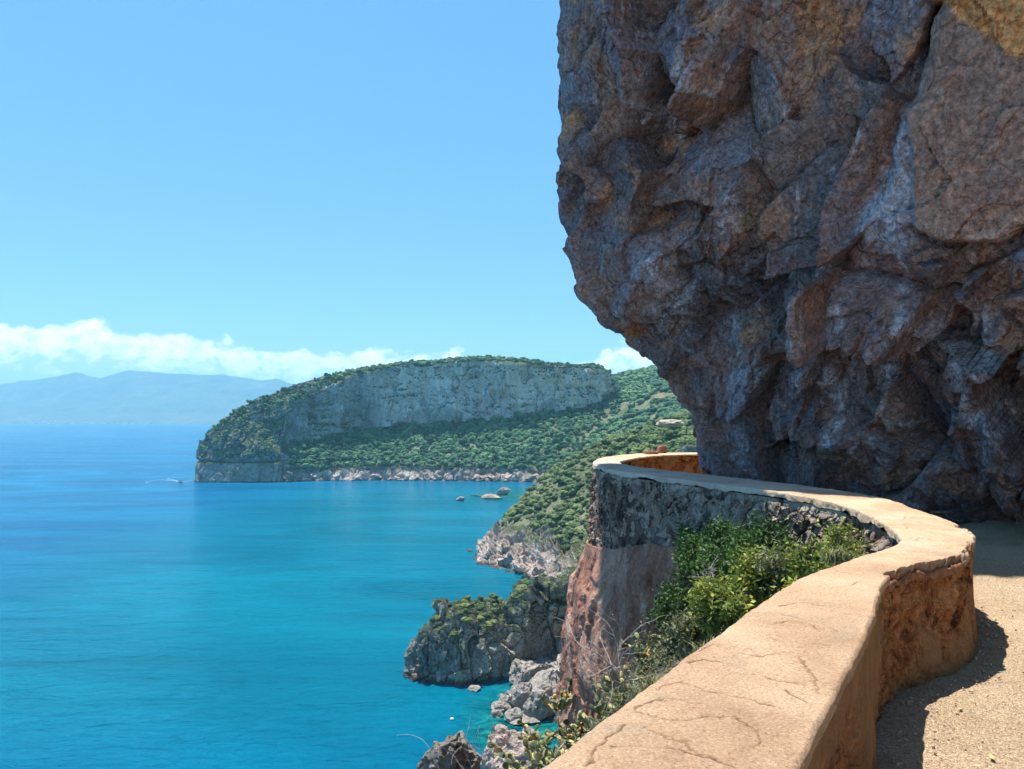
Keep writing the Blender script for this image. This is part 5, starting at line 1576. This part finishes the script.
# ================================================================== LIGHT, SKY WITH CLOUD BANK
SUNV = Vector((-0.18, 0.22, 1.0)).normalized()
el = math.asin(SUNV.z); az = math.atan2(SUNV.x, SUNV.y)
sun = bpy.data.lights.new('sun', 'SUN'); sun.energy = 4.85; sun.angle = math.radians(0.53); sun.color = (1.0, 0.955, 0.88)
so = bpy.data.objects.new('sun', sun); COL.objects.link(so)
so.rotation_euler = (-SUNV).to_track_quat('-Z', 'Y').to_euler()

w = bpy.data.worlds.new('World'); scene.world = w; w.use_nodes = True
nt = w.node_tree; nt.nodes.clear()
class WN(NT):
    def __init__(self, t): self.t = t
m = WN(nt)
out = m.n('ShaderNodeOutputWorld'); bg = m.n('ShaderNodeBackground'); m.l(bg.outputs[0], out.inputs[0])
sky = m.n('ShaderNodeTexSky', sky_type='NISHITA', sun_disc=False)
sky.sun_elevation = el; sky.sun_rotation = az; sky.altitude = 50; sky.air_density = 1.0; sky.dust_density = 0.6; sky.ozone_density = 2.5
tc = m.n('ShaderNodeTexCoord'); sep = m.n('ShaderNodeSeparateXYZ'); m.l(tc.outputs['Generated'], sep.inputs[0])
A = m.math('ARCTAN2', sep.outputs[0], sep.outputs[1])            # azimuth, 0 = straight ahead
E_ = m.math('ARCSINE', sep.outputs[2])
env = m.ramp(m.math('DIVIDE', m.math('ADD', A, 0.75), 1.5, clamp=True),
   [(0.0, 0.10), (0.10, 0.112), (0.139, 0.114), (0.173, 0.122), (0.20, 0.101), (0.229, 0.113), (0.257, 0.101), (0.317, 0.094), (0.358, 0.099), (0.401, 0.094), (0.436, 0.102),
    (0.471, 0.084), (0.52, 0.080), (0.56, 0.085), (0.585, 0.102), (0.613, 0.104), (0.64, 0.092), (0.68, 0.05), (1.0, 0.08)])
comb = m.n('ShaderNodeCombineXYZ'); m.l(A, comb.inputs[0]); m.l(E_, comb.inputs[1])
mp = m.n('ShaderNodeMapping'); m.l(comb.outputs[0], mp.inputs[0]); mp.inputs['Scale'].default_value = (1, 1.6, 1)
cn = m.noise(mp.outputs[0], 24, 7, 0.55, 0.25)
cv = m.voro(m.mix(0.02, mp.outputs[0], m.noise(mp.outputs[0], 60, 4, 0.6, 0, 1)), 30, 'SMOOTH_F1')
topl = m.math('ADD', m.math('SUBTRACT', env, E_), m.math('ADD', m.math('MULTIPLY', m.math('SUBTRACT', cn, 0.5), 0.055), m.math('MULTIPLY', m.math('SUBTRACT', 0.35, cv), 0.02)))
cl_mask = smooth01(m, m.math('SUBTRACT', topl, 0.006), -0.001, 0.012)
low = smooth01(m, E_, 0.055, 0.085)                                # the base dissolves into haze
cl_mask = m.math('MULTIPLY', cl_mask, m.math('ADD', 0.78, m.math('MULTIPLY', low, 0.22)))
shade = m.ramp(m.math('ADD', m.math('MULTIPLY', m.noise(mp.outputs[0], 46, 6, 0.62, 0.6), 0.9), m.math('MULTIPLY', topl, -6.0)), [(0.12, (3.3, 4.5, 5.3)), (0.36, (7.6, 7.6, 7.4))])
for e in shade.node.color_ramp.elements: pass
hs = m.n('ShaderNodeHueSaturation'); m.l(sky.outputs[0], hs.inputs['Color']); hs.inputs['Saturation'].default_value = 1.25; hs.inputs['Value'].default_value = 0.88
air = m.mix(0.5, hs.outputs[0], (0.72, 2.3, 4.5))
hzm = m.mix(m.math('MULTIPLY', cl_mask, 0.95), air, shade)
m.l(hzm, bg.inputs[0]); bg.inputs[1].default_value = 0.12

cam = bpy.data.cameras.new('camera'); co = bpy.data.objects.new('camera', cam); COL.objects.link(co)
cam.sensor_width = 36; cam.lens = 36 * F_PX / 1024.0; cam.clip_start = 0.05; cam.clip_end = 100000
co.location = (0, 0, 0); co.rotation_euler = (PI / 2 + PITCH, 0, 0)
scene.camera = co

vs = scene.view_settings
vs.view_transform = 'Standard'; vs.look = 'None'; vs.exposure = 0.95; vs.gamma = 1.0; vs.use_curve_mapping = False
scene.render.film_transparent = False
cy = scene.cycles
cy.use_denoising = True
try: cy.denoiser = 'OPENIMAGEDENOISE'
except Exception: pass
cy.max_bounces = 6; cy.diffuse_bounces = 4; cy.glossy_bounces = 3; cy.transmission_bounces = 2; cy.volume_bounces = 1
cy.caustics_reflective = False; cy.caustics_refractive = False
cy.use_adaptive_sampling = True; cy.adaptive_threshold = 0.02
